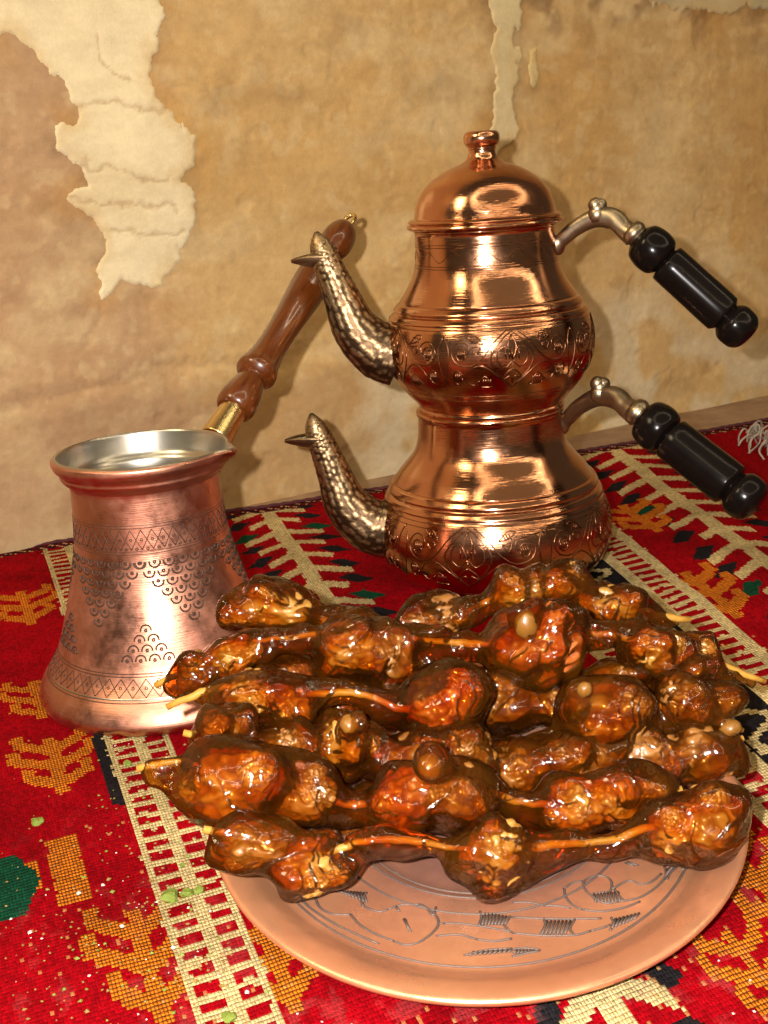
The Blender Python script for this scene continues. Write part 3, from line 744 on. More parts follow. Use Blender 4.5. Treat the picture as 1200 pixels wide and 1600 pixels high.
# ------------------------------------------------------------------ long-handled coffee pot
CZ = (-.0985, .4665, .0018)
cz_prof = crease([(0, .0), (.0520, .0), '|', (.0538, .0005), (.0550, .0022), (.0552, .0048), (.0532, .0092), (.0500, .0140), (.0462, .0200), (.0432, .0270), (.0400, .0370), (.0366, .0480), (.0338, .0590), (.0320, .0690), (.0311, .0800),
                  (.0307, .0900), (.0309, .0930), '|', (.0326, .0944), (.0340, .0962), (.0342, .0978), (.0348, .0990), '|', (.0360, .1000), (.0368, .1018), (.0368, .1036), (.0362, .1044)], 5)
TH_SP = math.radians(-17)
def cz_spout(th, r, z):
    d = (th - TH_SP + PI) % (2 * PI) - PI
    k = np.clip((z - .0955) / .008, 0, 1)
    g = np.exp(-(d / .15) ** 2) + .25 * np.exp(-(d / .34) ** 2)
    return r + .0046 * g * k, z + .0010 * g * k - .0011 * np.exp(-(d / .10) ** 2) * k
cez = empty('coffee_pot', CZ); tag(cez, 'bell-shaped copper coffee pot with a long brown wooden handle', 'coffee pot')
link('body', lathe_mesh('body', cz_prof, 200, cz_spout), M['cezve'], cez)
inner = crease([(.0362, .1044), (.0354, .1050), (.0345, .1046), (.0338, .1020), (.0328, .0985), (.0318, .0955), (.0300, .0930), (.0296, .0880), (.0300, .0780), (.0312, .0660), (.0335, .0540), (.0370, .0420), (.0410, .0300), (.0450, .0200), (.0480, .0100), (.0, .0080)], 4)
link('tinned_lining', lathe_mesh('tinned_lining', inner, 200, cz_spout), M['tin'], cez)
mono = []
for p in cz_prof:
    if p[0] > .03 and p[1] < .0935 and (not mono or p[1] > mono[-1][1]): mono.append(p)
crf = prof_r(mono)
TC = math.atan2(-.475, .1012)                          # the side that faces the camera
for za, zb, reps in ((.0690, .0806, 46), (.0132, .0232, 56)):
    ls = [ring_lines(crf, z, 140, -.0001) for z in (za, za + .0011, zb, zb - .0011)]
    for k in range(reps):
        a0 = 2 * PI * k / reps; a1 = 2 * PI * (k + 1) / reps; za_, zb_ = za + .0018, zb - .0018
        for f0, f1 in ((0, 1), (1, 0)):
            ls.append(on_lathe(crf, [(a0 + (a1 - a0) * s / 5, za_ + (zb_ - za_) * (f0 + (f1 - f0) * s / 5)) for s in range(6)], -.00008))
        zc = (za_ + zb_) / 2; rr_ = crf(zc)
        ls.append(on_lathe(crf, ell(a0, zc, .0005 / rr_, .0005, 6), -.00005))
        if za > .05: ls.append(on_lathe(crf, ell((a0 + a1) / 2, za_ + .0004, .0005 / rr_, .0005, 6), 0))
    link('crosshatch_band', tubes_mesh('crosshatch_band', ls, .00024, 4), M['patina'], cez)
def stamps(thc, ztop, rows, inverted):
    out = []
    for r_i, cnt in enumerate(rows):
        z = ztop - r_i * .0038; R = crf(z)
        for k in range(cnt):
            th = thc + (k - (cnt - 1) / 2) * .0056 / R
            a = .0021
            if inverted: out.append(on_lathe(crf, ell(th, z, a / R, a, 12, PI * .95, 2.05 * PI), -.00006))
            else: out.append(on_lathe(crf, ell(th, z, a / R, a, 12, -.05 * PI, 1.05 * PI), -.00006))
            out.append(on_lathe(crf, ell(th, z, .0005 / R, .0005, 6), 0))
    return out
CLUST = math.radians(60)
for k in range(6):
    thc = TC + .33 + CLUST * k * 1.0
    link('stamped_triangle', tubes_mesh('stamped_triangle', stamps(thc, .0655, [7, 6, 5, 4, 3, 2, 1], True), .00042, 5), M['patina'], cez)
    thc2 = TC - .185 + CLUST * k
    link('stamped_pyramid', tubes_mesh('stamped_pyramid', stamps(thc2, .0395, [1, 2, 3, 4], False), .00042, 5), M['patina'], cez)
# handle
h0 = aty(345, 672, .508) - np.array(CZ); h1 = aty(530, 372, .615) - np.array(CZ)
hax = h1 - h0; HL = np.linalg.norm(hax); hq = Vector(hax).to_track_quat('Z', 'Y')
def along(name, prof, mat, seg=48):
    o_ = link(name, lathe_mesh(name, [(r * 1.1, z * HL) for r, z in crease(prof, 5)], seg), mat, cez)
    o_.rotation_mode = 'QUATERNION'; o_.rotation_quaternion = hq; o_.location = h0; return o_
along('ferrule', [(0, -.045), (.0068, -.045), '|', (.0066, -.02), (.0060, .06), (.0056, .10)], M['ferrule'])
wh = along('wooden_handle', [(.0046, .085), (.0068, .088), (.0082, .105), (.0084, .135), (.0078, .175), (.0066, .215), (.0056, .240), '|', (.0070, .246), (.0088, .262), (.0090, .282), (.0080, .310), (.0070, .36), (.0066, .42), (.0068, .50), (.0076, .60), (.0084, .70), (.0086, .77), (.0078, .83), (.0060, .88), (.0047, .905), '|',
                       (.0058, .918), (.0074, .950), (.0078, .990), (.0070, 1.03), (.0048, 1.062), (0, 1.070)], M['wood'])
hook = [(.0016, 0, 1.06 * HL), (.0034, 0, 1.085 * HL), (.0036, 0, 1.12 * HL), (.0012, 0, 1.142 * HL), (-.0016, 0, 1.130 * HL), (-.0024, 0, 1.10 * HL), (-.0012, 0, 1.06 * HL)]
o_ = link('hanging_loop', tubes_mesh('hanging_loop', [catmull(hook, 6)], .0012, 10), M['ferrule'], cez)
o_.rotation_mode = 'QUATERNION'; o_.rotation_quaternion = hq; o_.location = h0
# socket plate joining the ferrule to the neck
sk0 = h0 + hax * -.03; nk = np.array([sk0[0], sk0[1], 0]); nk = nk / np.linalg.norm(nk) * .0318; nk[2] = .082
link('handle_socket', tubes_mesh('handle_socket', [[nk, (nk + sk0) / 2 + np.array([.001, .001, -.004]), sk0]], .0045, 14), M['ferrule'], cez)

# ------------------------------------------------------------------ plate
plate = empty('plate', (PLX, PLY, PLZ), (PLT, 0, 0)); tag(plate, 'round engraved copper plate carrying the strings of candied walnuts', 'plate')
R = PLR
pl_top = crease([(0, -.0062), (.30 * R, -.0062), (.455 * R, -.0060), '|', (.475 * R, -.0052), (.49 * R, -.0048), '|', (.62 * R, -.0046), (.80 * R, -.0042), (.845 * R, -.0036), '|', (.875 * R, -.0022), (.91 * R, -.0008), (.955 * R, .0), (.985 * R, .0), (.998 * R, -.0006), (1.0 * R, -.0014), (.995 * R, -.0022), '|', (.95 * R, -.0022), (.88 * R, -.0042), (.84 * R, -.0060), (.5 * R, -.0076), (.45 * R, -.0088), (0, -.0090)], 4)
link('dish', lathe_mesh('dish', pl_top, 200), M['plate'], plate)
PN = np.array([0, -math.sin(PLT), math.cos(PLT)]); PYd = np.array([0, math.cos(PLT), math.sin(PLT)])
topz = sorted([(r / R, z) for r, z in pl_top[:pl_top.index(min(pl_top, key=lambda p: abs(p[0] - R))) + 1]])
def pl_z(rho): return float(np.interp(rho / R, [p[0] for p in topz], [p[1] for p in topz]))
def on_plate(px, py):
    d = ray(px, py); c_ = np.array([PLX, PLY, PLZ]) + PN * -.0046
    t_ = ((c_ - C0) @ PN) / (d @ PN); q_ = C0 + d * t_ - np.array([PLX, PLY, PLZ])
    x, y = q_[0], q_ @ PYd; return (x, y)
def pl3(pts): return [(x, y, pl_z(math.hypot(x, y)) + .00010) for x, y in pts]
def c4p(pts, n=5, sm=True):
    w_ = [on_plate(300 + x / 2.4, 1180 + y / 2.4) for x, y in pts]; return [tuple(p) for p in (catmull(w_, n) if sm and len(w_) > 2 else w_)]
def c5p(pts, n=5, sm=True):
    w_ = [on_plate(800 + x / 3.0, 1180 + y / 3.0) for x, y in pts]; return [tuple(p) for p in (catmull(w_, n) if sm and len(w_) > 2 else w_)]
pls = [c4p(q_) for q_ in ([(860, 560), (905, 590), (925, 630), (900, 670), (850, 705), (800, 715), (755, 700)], [(460, 530), (480, 575), (530, 600), (595, 600)],
        [(535, 510), (620, 535), (650, 570), (700, 588), (735, 580)], [(655, 515), (640, 540), (640, 570)], [(795, 615), (820, 665)], [(800, 618), (812, 655)], [(765, 567), (778, 588)], [(945, 632), (1000, 632), (1100, 645), (1200, 665)],
        [(915, 680), (1000, 675), (1065, 692)], [(1080, 585), (1085, 610), (1075, 640)], [(1195, 605), (1170, 630), (1188, 660)], [(1020, 755), (1100, 735), (1200, 728)], [(340, 490), (390, 500), (410, 545)], [(410, 490), (412, 548)],
        [(850, 560), (880, 575), (905, 600), (915, 570)])]
pls += [c5p(q_) for q_ in ([(500, 690), (430, 695), (360, 650), (335, 610), (350, 580), (400, 565), (450, 575), (468, 605), (455, 640), (380, 650)], [(500, 690), (600, 670), (680, 620), (720, 570), (715, 525)], [(470, 630), (520, 600), (560, 592), (600, 610)],
        [(480, 630), (500, 660), (528, 688)], [(245, 625), (250, 660), (280, 700), (325, 725)], [(150, 705), (220, 708), (275, 718)], [(540, 500), (595, 520)], [(530, 505), (575, 522)], [(0, 760), (150, 768), (300, 770), (420, 768)], [(150, 768), (155, 800), (132, 848)], [(295, 772), (272, 815), (292, 848)],
        [(0, 835), (130, 848), (290, 848), (370, 828)], [(465, 765), (475, 790), (460, 830)], [(0, 915), (60, 908), (130, 920), (60, 935), (0, 950)], [(770, 530), (740, 560), (725, 590)])]
pls += [c4p(q_) for q_ in ([(755, 700), (690, 675), (630, 640), (595, 600)], [(925, 632), (945, 632)], [(735, 580), (790, 560), (860, 560)], [(1065, 692), (1130, 700), (1200, 690)], [(412, 548), (460, 590), (560, 650), (700, 712)])]
pls += [c5p(q_) for q_ in ([(0, 690), (80, 690), (150, 705)], [(325, 725), (420, 735), (520, 720), (600, 690)], [(600, 610), (650, 600), (700, 560)], [(370, 828), (420, 815), (460, 800)], [(245, 625), (280, 600), (330, 590)])]
for k in range(9): pls.append(c4p([(548 + k * 12, 508 + k), (560 + k * 12 - (8 - k), 516 + k * 5)], sm=False))
for k in range(8): pls.append(c4p([(1088 + k * 12, 640 - 2), (1100 + k * 13, 592 + k * 2)], sm=False))
for k in range(9): pls.append(c4p([(1040 + k * 18, 756 - k * 1.5), (1058 + k * 18, 740 - k * 1.2)], sm=False))
for k in range(6): pls.append(c4p([(350 + k * 10, 494 + k), (362 + k * 9, 510 + k * 6)], sm=False))
for k in range(8): pls.append(c5p([(385 + k * 16, 650 - k * 1), (392 + k * 16, 692)], sm=False))
for k in range(7): pls.append(c5p([(140 + k * 18, 842), (166 + k * 18, 778)], sm=False))
for k in range(7): pls.append(c5p([(468 + k * 17, 818 - k * 7), (488 + k * 18, 770 - k * 4)], sm=False))
for k in range(6): pls.append(c5p([(8 + k * 16, 934), (24 + k * 16, 918)], sm=False))
for k in range(6): pls.append(c5p([(720 + k * 6, 575 - k * 9), (722 + k * 9, 545 - k * 6)], sm=False))
front = list(pls)
for ang in (2.1, 4.2):
    pls += [[(x * math.cos(ang) - y * math.sin(ang), x * math.sin(ang) + y * math.cos(ang)) for x, y in l_] for l_ in front]
pl_lines = [pl3(l_) for l_ in pls]
for rho in (.462, .497, .575, .815): pl_lines.append(pl3([(rho * R * math.cos(a), rho * R * math.sin(a)) for a in np.linspace(0, 2 * PI, 161)]))
link('engraving', tubes_mesh('engraving', pl_lines, .00040, 4), M['plate_line'], plate)

# ------------------------------------------------------------------ strings of candied walnuts
def surface_nets(F, org, hh):
    nx, ny, nz = F.shape; S = F < 0
    cells = np.zeros((nx - 1, ny - 1, nz - 1), np.int32)
    corners = [(i_, j_, k_) for i_ in (0, 1) for j_ in (0, 1) for k_ in (0, 1)]
    sl = lambda i_, j_, k_: (slice(i_, nx - 1 + i_), slice(j_, ny - 1 + j_), slice(k_, nz - 1 + k_))
    for c_ in corners: cells += S[sl(*c_)]
    act = (cells > 0) & (cells < 8); idx = np.argwhere(act)
    acc = np.zeros((len(idx), 3)); cnt = np.zeros(len(idx))
    for a in corners:
        for ax_ in range(3):
            if a[ax_]: continue
            b = list(a); b[ax_] = 1
            fa = F[tuple((idx + a).T)]; fb = F[tuple((idx + b).T)]
            mm = (fa < 0) != (fb < 0); t_ = np.where(mm, fa / (fa - fb + 1e-15), 0)
            p = np.tile(np.array(a, float), (len(idx), 1)); p[:, ax_] += t_
            acc[mm] += p[mm]; cnt[mm] += 1
    Vx = org + (idx + acc / cnt[:, None]) * hh
    vid = np.full(act.shape, -1, np.int64); vid[tuple(idx.T)] = np.arange(len(idx))
    quads = []
    for ax_ in range(3):
        o1, o2 = [q_ for q_ in range(3) if q_ != ax_]
        A1 = S.take(range(F.shape[ax_] - 1), ax_); B1 = S.take(range(1, F.shape[ax_]), ax_)
        e_ = np.argwhere(A1 != B1)
        ok = (e_[:, o1] > 0) & (e_[:, o2] > 0) & (e_[:, o1] < F.shape[o1] - 1) & (e_[:, o2] < F.shape[o2] - 1); e_ = e_[ok]
        d1 = np.zeros(3, int); d1[o1] = 1; d2 = np.zeros(3, int); d2[o2] = 1
        q_ = np.stack([vid[tuple((e_ - d1 - d2).T)], vid[tuple((e_ - d2).T)], vid[tuple(e_.T)], vid[tuple((e_ - d1).T)]], -1)
        ins = A1[tuple(e_.T)]
        if ax_ == 1: ins = ~ins
        q_[~ins] = q_[~ins][:, ::-1]; quads.append(q_)
    return Vx, np.concatenate(quads)

def walnut_mesh(seed):
    """a walnut kernel: two lobes, a groove between them and brain-like folds"""
    bm = bmesh.new(); bmesh.ops.create_icosphere(bm, subdivisions=5, radius=1.0)
    off = Vector((seed * 3.7, seed * 1.3, seed * 7.1)); rel = []
    for v in bm.verts:
        d = v.co.normalized(); p = d * 1.7 + off
        wp = p + Vector((mnoise.noise(p * 1.5), mnoise.noise(p * 1.5 + Vector((9, 0, 0))), mnoise.noise(p * 1.5 + Vector((0, 9, 0))))) * .55
        n1 = mnoise.noise(wp * 1.35); n2 = mnoise.noise(wp * 1.1 + Vector((4, 4, 4)))
        fold = 1 - min(1, abs(n1) * 2.6)                        # creases
        groove = math.exp(-(d.y / .16) ** 2)
        r = 1 + .16 * n2 - .15 * fold ** 2 - .14 * groove
        v.co = d * r; rel.append(max(0.0, min(1.0, 1 - fold)))
    me = bpy.data.meshes.new('walnut'); bm.to_mesh(me); bm.free()
    me.polygons.foreach_set('use_smooth', [True] * len(me.polygons))
    a_ = me.attributes.new('relief', 'FLOAT', 'POINT'); a_.data.foreach_set('value', rel)
    return me
WAL = [[walnut_mesh(k + 1) for k in range(5)] for _ in range(1)][0]
WALM = {}
def walnut(kind, k):
    key = (kind, k % 5)
    if key not in WALM:
        me = WAL[k % 5].copy(); me.name = 'walnut'; me.materials.append(M[kind]); WALM[key] = me
    return WALM[key]

def strand(label, Ya, Yb, nuts, path, tr=.0038, bits=(), ends=(), seed=1, k_blend=.0055, hh=.00075):
    """nuts: (px, py, half-width px, half-height px, tilt deg, kind); path: pixels the thread runs through; Ya, Yb: distance at the left and right end"""
    xs = [p[0] for p in path]; x0, x1 = min(xs), max(xs)
    Yf = lambda px: Ya + (Yb - Ya) * (px - x0) / (x1 - x0)
    rs = np.random.default_rng(seed)
    Pp = [aty(px, py, Yf(px)) for px, py in path]
    org = Pp[0] * .5 + Pp[-1] * .5; root = empty('walnut_candy_string', tuple(org)); tag(root, label, 'candy', 'strings of candied walnuts heaped on the plate')
    curve = catmull(Pp, 5)
    prims = []
    for (px, py, rx, ry, tilt, kind) in nuts:
        c_ = aty(px, py, Yf(px)); s = (c_ - C0) @ FW / FPX
        prims.append((c_, 1.06 * np.array([rx * s, (rx * .45 + ry * .55) * s, ry * s]), math.radians(tilt + 3.8), kind))
    whole = len(prims)
    for c_, r_, a, kd in list(prims):                    # broken halves and lumps stuck to the nuts
        for _ in range(2):
            d_ = rs.normal(size=3); d_[1] = -abs(d_[1]) * .6; d_ /= np.linalg.norm(d_)
            q_ = r_ * rs.uniform(.38, .56); prims.append((c_ + d_ * (r_ - q_ * .55), q_, a + rs.uniform(-.8, .8), kd))
    bitp = []
    for px, py, rx, ry in bits:
        c_ = aty(px, py, Yf(px) - .0095); s = (c_ - C0) @ FW / FPX; bitp.append((c_, np.array([rx * 1.1, rx, ry * 1.1]) * s))
    allp = np.array(curve); lo = allp.min(0) - .006; hi = allp.max(0) + .006
    for c_, r_, a, kd in prims: lo = np.minimum(lo, c_ - r_.max() - .004); hi = np.maximum(hi, c_ + r_.max() + .004)
    n_ = np.ceil((hi - lo) / hh).astype(int) + 2
    GX, GY, GZ = np.meshgrid(*[lo[q_] + np.arange(n_[q_]) * hh for q_ in range(3)], indexing='ij')
    D = np.full(GX.shape, 1.0)
    def box(a_, b_):
        i0 = np.maximum(((a_ - lo) / hh).astype(int), 0); i1 = np.minimum(((b_ - lo) / hh).astype(int) + 2, n_)
        return tuple(slice(p_, q_) for p_, q_ in zip(i0, i1))
    # the thread's own sleeve of gel, hanging a little under it
    for i_c, (a, b) in enumerate(zip(curve[:-1], curve[1:])):
        tr_ = tr * (.52 + .48 * min(1.0, min(i_c, len(curve) - 2 - i_c) / (len(curve) * .10)))
        S = box(np.minimum(a, b) - .016, np.maximum(a, b) + .016); gx, gy, gz = GX[S], GY[S], GZ[S]
        ab = b - a; wx, wy, wz_ = gx - a[0], gy - a[1], gz - a[2] + .0012
        t_ = np.clip((wx * ab[0] + wy * ab[1] + wz_ * ab[2]) / (ab @ ab), 0, 1)
        d_ = np.sqrt((wx - t_ * ab[0]) ** 2 + (wy - t_ * ab[1]) ** 2 + ((wz_ - t_ * ab[2]) * .78) ** 2) - tr_
        D[S] = np.minimum(D[S], d_)
    def smin(a, b, k): 
        h_ = np.clip(.5 + .5 * (b - a) / k, 0, 1); return b * (1 - h_) + a * h_ - k * h_ * (1 - h_)
    for i_p, (c_, r_, a, kd) in enumerate(prims):
        S = box(c_ - r_.max() - .012, c_ + r_.max() + .012); gx, gy, gz = GX[S], GY[S], GZ[S]
        wx, wy, wz_ = gx - c_[0], gy - c_[1], gz - c_[2]
        qx = wx * math.cos(a) + wz_ * math.sin(a); qz = -wx * math.sin(a) + wz_ * math.cos(a); rr_ = r_ * (1.0 if i_p < whole else .94)
        k0 = np.sqrt((qx / rr_[0]) ** 2 + (wy / rr_[1]) ** 2 + (qz / rr_[2]) ** 2); k1 = np.sqrt((qx / rr_[0] ** 2) ** 2 + (wy / rr_[1] ** 2) ** 2 + (qz / rr_[2] ** 2) ** 2)
        D[S] = smin(D[S], k0 * (k0 - 1) / (k1 + 1e-9), k_blend)
        if i_p >= whole: continue
        # a soft drip under the nut
        dx_ = rs.uniform(-.4, .4) * r_[0]
        dd = np.sqrt((wx - dx_) ** 2 + wy ** 2 + (wz_ + r_[2] * .75) ** 2) - r_[2] * .34
        D[S] = smin(D[S], dd, .0055)
    for c_, r_ in bitp:
        S = box(c_ - r_.max() - .010, c_ + r_.max() + .010); gx, gy, gz = GX[S], GY[S], GZ[S]
        k0 = np.sqrt(((gx - c_[0]) / (r_[0] + .0006)) ** 2 + ((gy - c_[1]) / (r_[1] + .0006)) ** 2 + ((gz - c_[2]) / (r_[2] + .0006)) ** 2)
        D[S] = smin(D[S], (k0 - 1) * r_.min(), .0035)
    for q_ in range(7):
        kv = rs.normal(size=3); kv /= np.linalg.norm(kv); wl = rs.uniform(.008, .026)
        D += .00048 * np.sin((GX * kv[0] + GY * kv[1] + GZ * kv[2]) * 2 * PI / wl + rs.uniform(0, 6))
    Vs, Q = surface_nets(D, lo, hh)
    for _ in range(4):                                   # relax the skin
        acc = np.zeros_like(Vs); cnt = np.zeros(len(Vs))
        for a_, b_ in ((0, 1), (1, 2), (2, 3), (3, 0)):
            for u_, w_ in ((a_, b_), (b_, a_)):
                for ax_ in range(3): acc[:, ax_] += np.bincount(Q[:, u_], Vs[Q[:, w_], ax_], len(Vs))
                cnt += np.bincount(Q[:, u_], minlength=len(Vs))
        Vs = Vs * .4 + .6 * acc / cnt[:, None]
    link('coating', mesh_np('coating', Vs - org, Q), M['gel'], root)
    for k, (c_, r_, a, kd) in enumerate(prims):
        o_ = link('walnut', walnut(kd, k + seed), None, root); o_.location = tuple(c_ - org)
        o_.rotation_euler = (rs.uniform(-.4, .4), -a, 0); o_.scale = tuple(r_ * (.895 if k < whole else .84))
    thread = [p - org + np.array([0, -.0004, .0002]) + rs.normal(size=3) * .0002 for p in [curve[0] + (curve[0] - curve[1]) / np.linalg.norm(curve[0] - curve[1]) * .0048] + list(curve) + [curve[-1] + (curve[-1] - curve[-2]) / np.linalg.norm(curve[-1] - curve[-2]) * .0048]]
    link('thread', tubes_mesh('thread', [thread], lambda t_: .0011 + .0004 * math.sin(t_ * 23 + seed) * math.sin(t_ * 9), 8), M['thread'], root)
    for c_, r_ in bitp:
        o_ = link('nut_piece', walnut_bit(), None, root); o_.location = tuple(c_ - org); o_.scale = tuple(r_); o_.rotation_euler = (.2, rs.uniform(-.5, .5), rs.uniform(0, 3))
    return root
_bit = []
def walnut_bit():
    if not _bit:
        bm = bmesh.new(); bmesh.ops.create_icosphere(bm, subdivisions=3, radius=1)
        for v in bm.verts:
            d = v.co.normalized(); v.co = d * (1 + .12 * mnoise.noise(d * 2)) * (1 - .22 * max(0, d.z))
        me = bpy.data.meshes.new('nut_piece'); bm.to_mesh(me); bm.free(); me.polygons.foreach_set('use_smooth', [True] * len(me.polygons)); me.materials.append(M['pale_nut']); _bit.append(me)
    return _bit[0]
W_, D_, R_ = 'walnut', 'walnut_dark', 'walnut_red'
strand('rearmost string of candied walnuts, its hump nearest the teapot base', .385, .392,
       [(425, 946, 74, 36, -14, W_), (545, 985, 46, 34, 0, D_), (680, 966, 60, 34, 8, D_), (812, 922, 44, 30, 12, W_), (876, 912, 46, 30, -6, W_), (950, 945, 52, 32, -18, W_)],
       [(380, 945), (470, 960), (560, 980), (640, 980), (700, 972), (760, 940), (800, 925), (870, 918), (950, 945), (1010, 960), (1058, 966)], seed=11)
strand('top string of candied walnuts, its left tip touching the coffee pot', .350, .352,
       [(305, 1046, 32, 30, 10, D_), (368, 1022, 44, 30, 8, W_), (545, 1010, 52, 46, 0, W_), (612, 1020, 46, 46, -10, D_), (838, 1006, 80, 60, -6, R_), (1022, 1018, 48, 36, -14, W_), (1092, 1036, 40, 34, -18, W_)],
       [(262, 1062), (305, 1042), (370, 1010), (450, 996), (560, 990), (680, 1002), (750, 1006), (838, 1000), (920, 990), (980, 998), (1040, 1016), (1110, 1036), (1174, 1058)],
       bits=[(822, 974, 19, 28), (1090, 1048, 18, 18)], seed=12)
strand('middle string of candied walnuts with a russet nut at its centre', .331, .334,
       [(392, 1086, 48, 42, 10, W_), (452, 1100, 42, 42, -8, W_), (694, 1102, 66, 58, 0, R_), (948, 1124, 78, 68, -6, D_), (1066, 1090, 42, 42, 0, D_), (1118, 1100, 34, 36, -20, D_)],
       [(282, 1096), (340, 1076), (400, 1076), (480, 1084), (560, 1084), (620, 1104), (694, 1120), (740, 1158), (800, 1168), (870, 1150), (948, 1130), (1066, 1096), (1140, 1130)],
       bits=[(914, 1076, 11, 14), (1140, 1136, 16, 14)], seed=13)
strand('half-buried string of candied walnuts between the middle and front strings', .318, .326,
       [(348, 1140, 40, 40, 0, D_), (450, 1172, 54, 46, 0, D_), (540, 1158, 46, 46, 70, W_), (640, 1190, 56, 46, 0, D_), (730, 1182, 52, 46, 0, D_), (810, 1200, 58, 46, 0, D_), (910, 1186, 62, 48, 0, D_), (1000, 1180, 52, 44, 0, D_), (1080, 1176, 64, 50, 10, D_)],
       [(310, 1150), (420, 1170), (540, 1165), (640, 1195), (740, 1190), (800, 1205), (880, 1196), (980, 1180), (1080, 1176), (1140, 1160)],
       bits=[(546, 1130, 15, 15)], seed=14)
strand('front upper string of candied walnuts, the bulkiest nut at its left end', .296, .300,
       [(372, 1226, 82, 72, -10, W_), (460, 1240, 62, 52, -16, D_), (640, 1246, 58, 54, 0, R_), (712, 1240, 56, 56, 0, D_), (900, 1258, 50, 46, 0, W_), (962, 1244, 44, 44, 8, W_), (1010, 1232, 36, 36, 0, D_)],
       [(240, 1196), (290, 1190), (370, 1215), (460, 1240), (540, 1256), (600, 1250), (680, 1236), (760, 1240), (830, 1256), (900, 1256), (960, 1244), (1040, 1236)],
       bits=[(672, 1196, 19, 23)], seed=15)
strand('lowest string of candied walnuts lying along the front of the plate', .279, .285,
       [(400, 1316, 60, 36, -12, D_), (478, 1350, 60, 42, -8, W_), (780, 1334, 54, 60, 0, W_), (1062, 1300, 56, 48, 10, W_), (1108, 1282, 58, 58, 10, W_)],
       [(345, 1300), (400, 1312), (480, 1340), (560, 1316), (620, 1312), (700, 1322), (780, 1330), (860, 1320), (950, 1314), (1020, 1292), (1090, 1290), (1140, 1286)], seed=16)
strand('deepest string of candied walnuts, mostly hidden beneath the others', .318, .322,
       [(440, 1290, 60, 44, 0, D_), (580, 1270, 60, 40, 0, D_), (730, 1268, 60, 40, 0, D_), (880, 1262, 60, 40, 0, D_), (1010, 1250, 50, 40, 0, D_)],
       [(390, 1290), (500, 1280), (620, 1270), (740, 1268), (880, 1262), (1010, 1250), (1060, 1240)], seed=17)

strand('buried string of candied walnuts under the top and middle strings', .352, .354,
       [(430, 1062, 56, 44, 0, D_), (520, 1075, 56, 46, 0, D_), (610, 1080, 56, 46, 0, D_), (700, 1088, 54, 48, 0, D_), (780, 1094, 58, 50, 0, D_), (870, 1088, 56, 46, 0, D_), (970, 1072, 56, 40, 0, D_), (1060, 1075, 46, 34, 0, D_)],
       [(390, 1070), (520, 1080), (650, 1090), (770, 1095), (870, 1090), (970, 1078), (1100, 1078)], seed=18)

# ------------------------------------------------------------------ crumbs
M['pist'] = simple('pistachio', (.15, .20, .022), .7, 0, 0, .6, 250, .4)
M['flour'] = simple('pale_crumb', (.60, .52, .46), .8, 0, 0, .2, 300, .3)
M['ochrecrumb'] = simple('ochre_crumb', (.20, .13, .025), .7, 0, 0, .5, 300, .3)
def crumb_mesh(seed):
    bm = bmesh.new(); bmesh.ops.create_icosphere(bm, subdivisions=2, radius=1); o_ = Vector((seed * 2.3, seed, 0))
    for v in bm.verts: v.co = v.co * (1 + .55 * mnoise.noise(v.co * 1.3 + o_)); v.co.z *= .6
    me = bpy.data.meshes.new('pistachio_crumb'); bm.to_mesh(me); bm.free(); me.materials.append(M['pist']); return me
CR = [crumb_mesh(k) for k in range(4)]
big = [(266, 1396, 14, 'largest green pistachio crumb on the cream stripe of the rug'), (291, 1390, 10, 'green pistachio crumb in the middle of three on the cream stripe'), (310, 1384, 9, 'green pistachio crumb right of the other two on the cream stripe'),
       (358, 1586, 12, 'lone green pistachio crumb at the bottom end of the cream stripe'), (58, 1284, 9, 'olive pistachio crumb on red wool near the orange motif'), (199, 1192, 7, 'small green crumb beside the coffee pot on the cream stripe')]
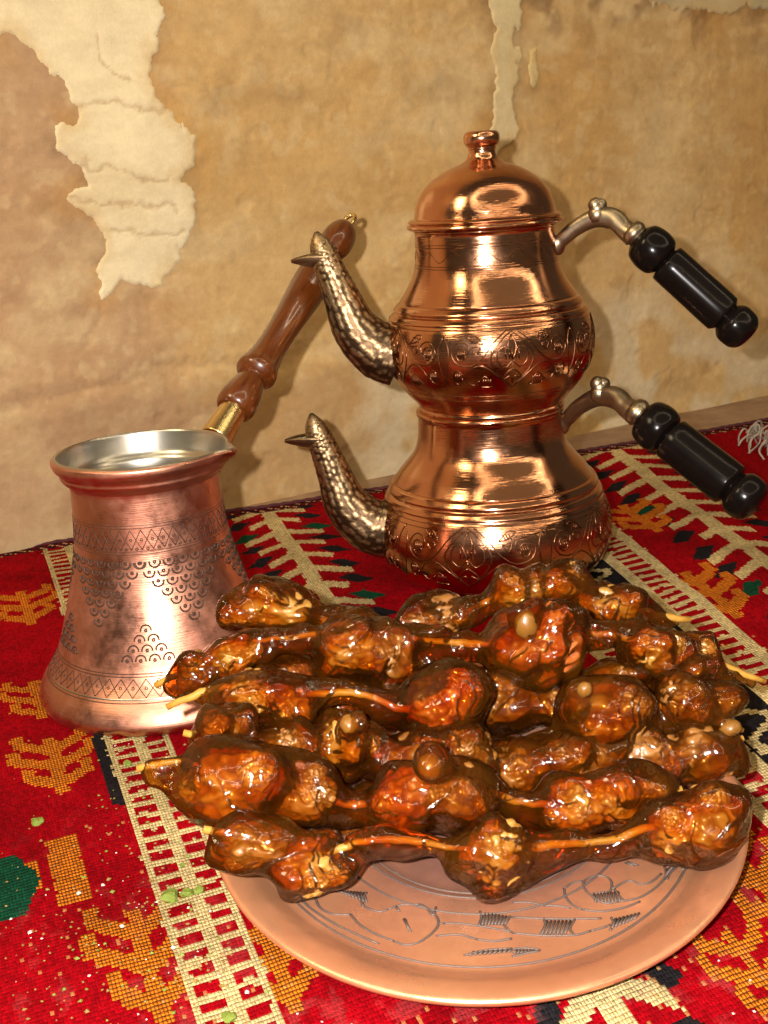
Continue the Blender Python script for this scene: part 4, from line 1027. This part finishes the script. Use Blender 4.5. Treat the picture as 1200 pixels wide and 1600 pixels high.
for k, (px, py, r, lab) in enumerate(big):
    p = atz(px, py, .004); s = (p - C0) @ FW / FPX; z = float(rug_z(np.array(p[0]), np.array(p[1])))
    o_ = link('pistachio_crumb', CR[k % 4], None); o_.location = (p[0], p[1], z + r * s * .35); o_.scale = (r * s,) * 3; o_.rotation_euler = (0, 0, k * 1.3)
    tag(o_, lab, 'crumb', 'pistachio crumbs on the rug')
def scatter(name, mat, n, boxes, r0, r1, seed):
    rs = random.Random(seed); V = []; F = []
    base = [v.co.copy() for v in CR[1].vertices] if False else None
    octv = [Vector(q_) for q_ in ((1, 0, 0), (-1, 0, 0), (0, 1, 0), (0, -1, 0), (0, 0, 1), (0, 0, -1))]
    octf = [(0, 2, 4), (2, 1, 4), (1, 3, 4), (3, 0, 4), (2, 0, 5), (1, 2, 5), (3, 1, 5), (0, 3, 5)]
    for k in range(n):
        bx = boxes[rs.randrange(len(boxes))]; px = rs.gauss(bx[0], bx[2]); py = rs.gauss(bx[1], bx[3])
        p = atz(px, py, .0035)
        if math.hypot(p[0] - PLX, p[1] - PLY) < PLR * 1.02 or math.hypot(p[0] + .0985, p[1] - .4665) < .058 or not (.12 < p[1] < .7): continue
        s = rs.uniform(r0, r1) * (1 if rs.random() < .85 else 1.7); z = float(rug_z(np.array(p[0]), np.array(p[1])))
        b0 = len(V); e_ = rs.random() * 6
        for q_ in octv:
            w_ = Vector((q_.x * math.cos(e_) - q_.y * math.sin(e_), q_.x * math.sin(e_) + q_.y * math.cos(e_), q_.z)) * s * rs.uniform(.6, 1.3)
            V.append((p[0] + w_.x, p[1] + w_.y, z + s * .3 + w_.z * .7))
        F += [tuple(b0 + i_ for i_ in f_) for f_ in octf]
    o_ = link(name, mesh(name, V, F, False), mat); o_['kind'] = 'stuff'; return o_
bxs = [(270, 1400, 45, 70), (170, 1400, 90, 110), (60, 1480, 60, 80), (230, 1250, 40, 60), (300, 1520, 70, 60)]
scatter('pistachio_dust', M['pist'], 90, bxs, .0003, .0008, 3)
scatter('ochre_crumbs', M['ochrecrumb'], 300, bxs, .0002, .0006, 4)
scatter('sugar_flecks', M['flour'], 70, bxs + [(600, 1580, 200, 15), (1080, 1540, 80, 30), (200, 1150, 60, 20)], .0002, .0006, 5)
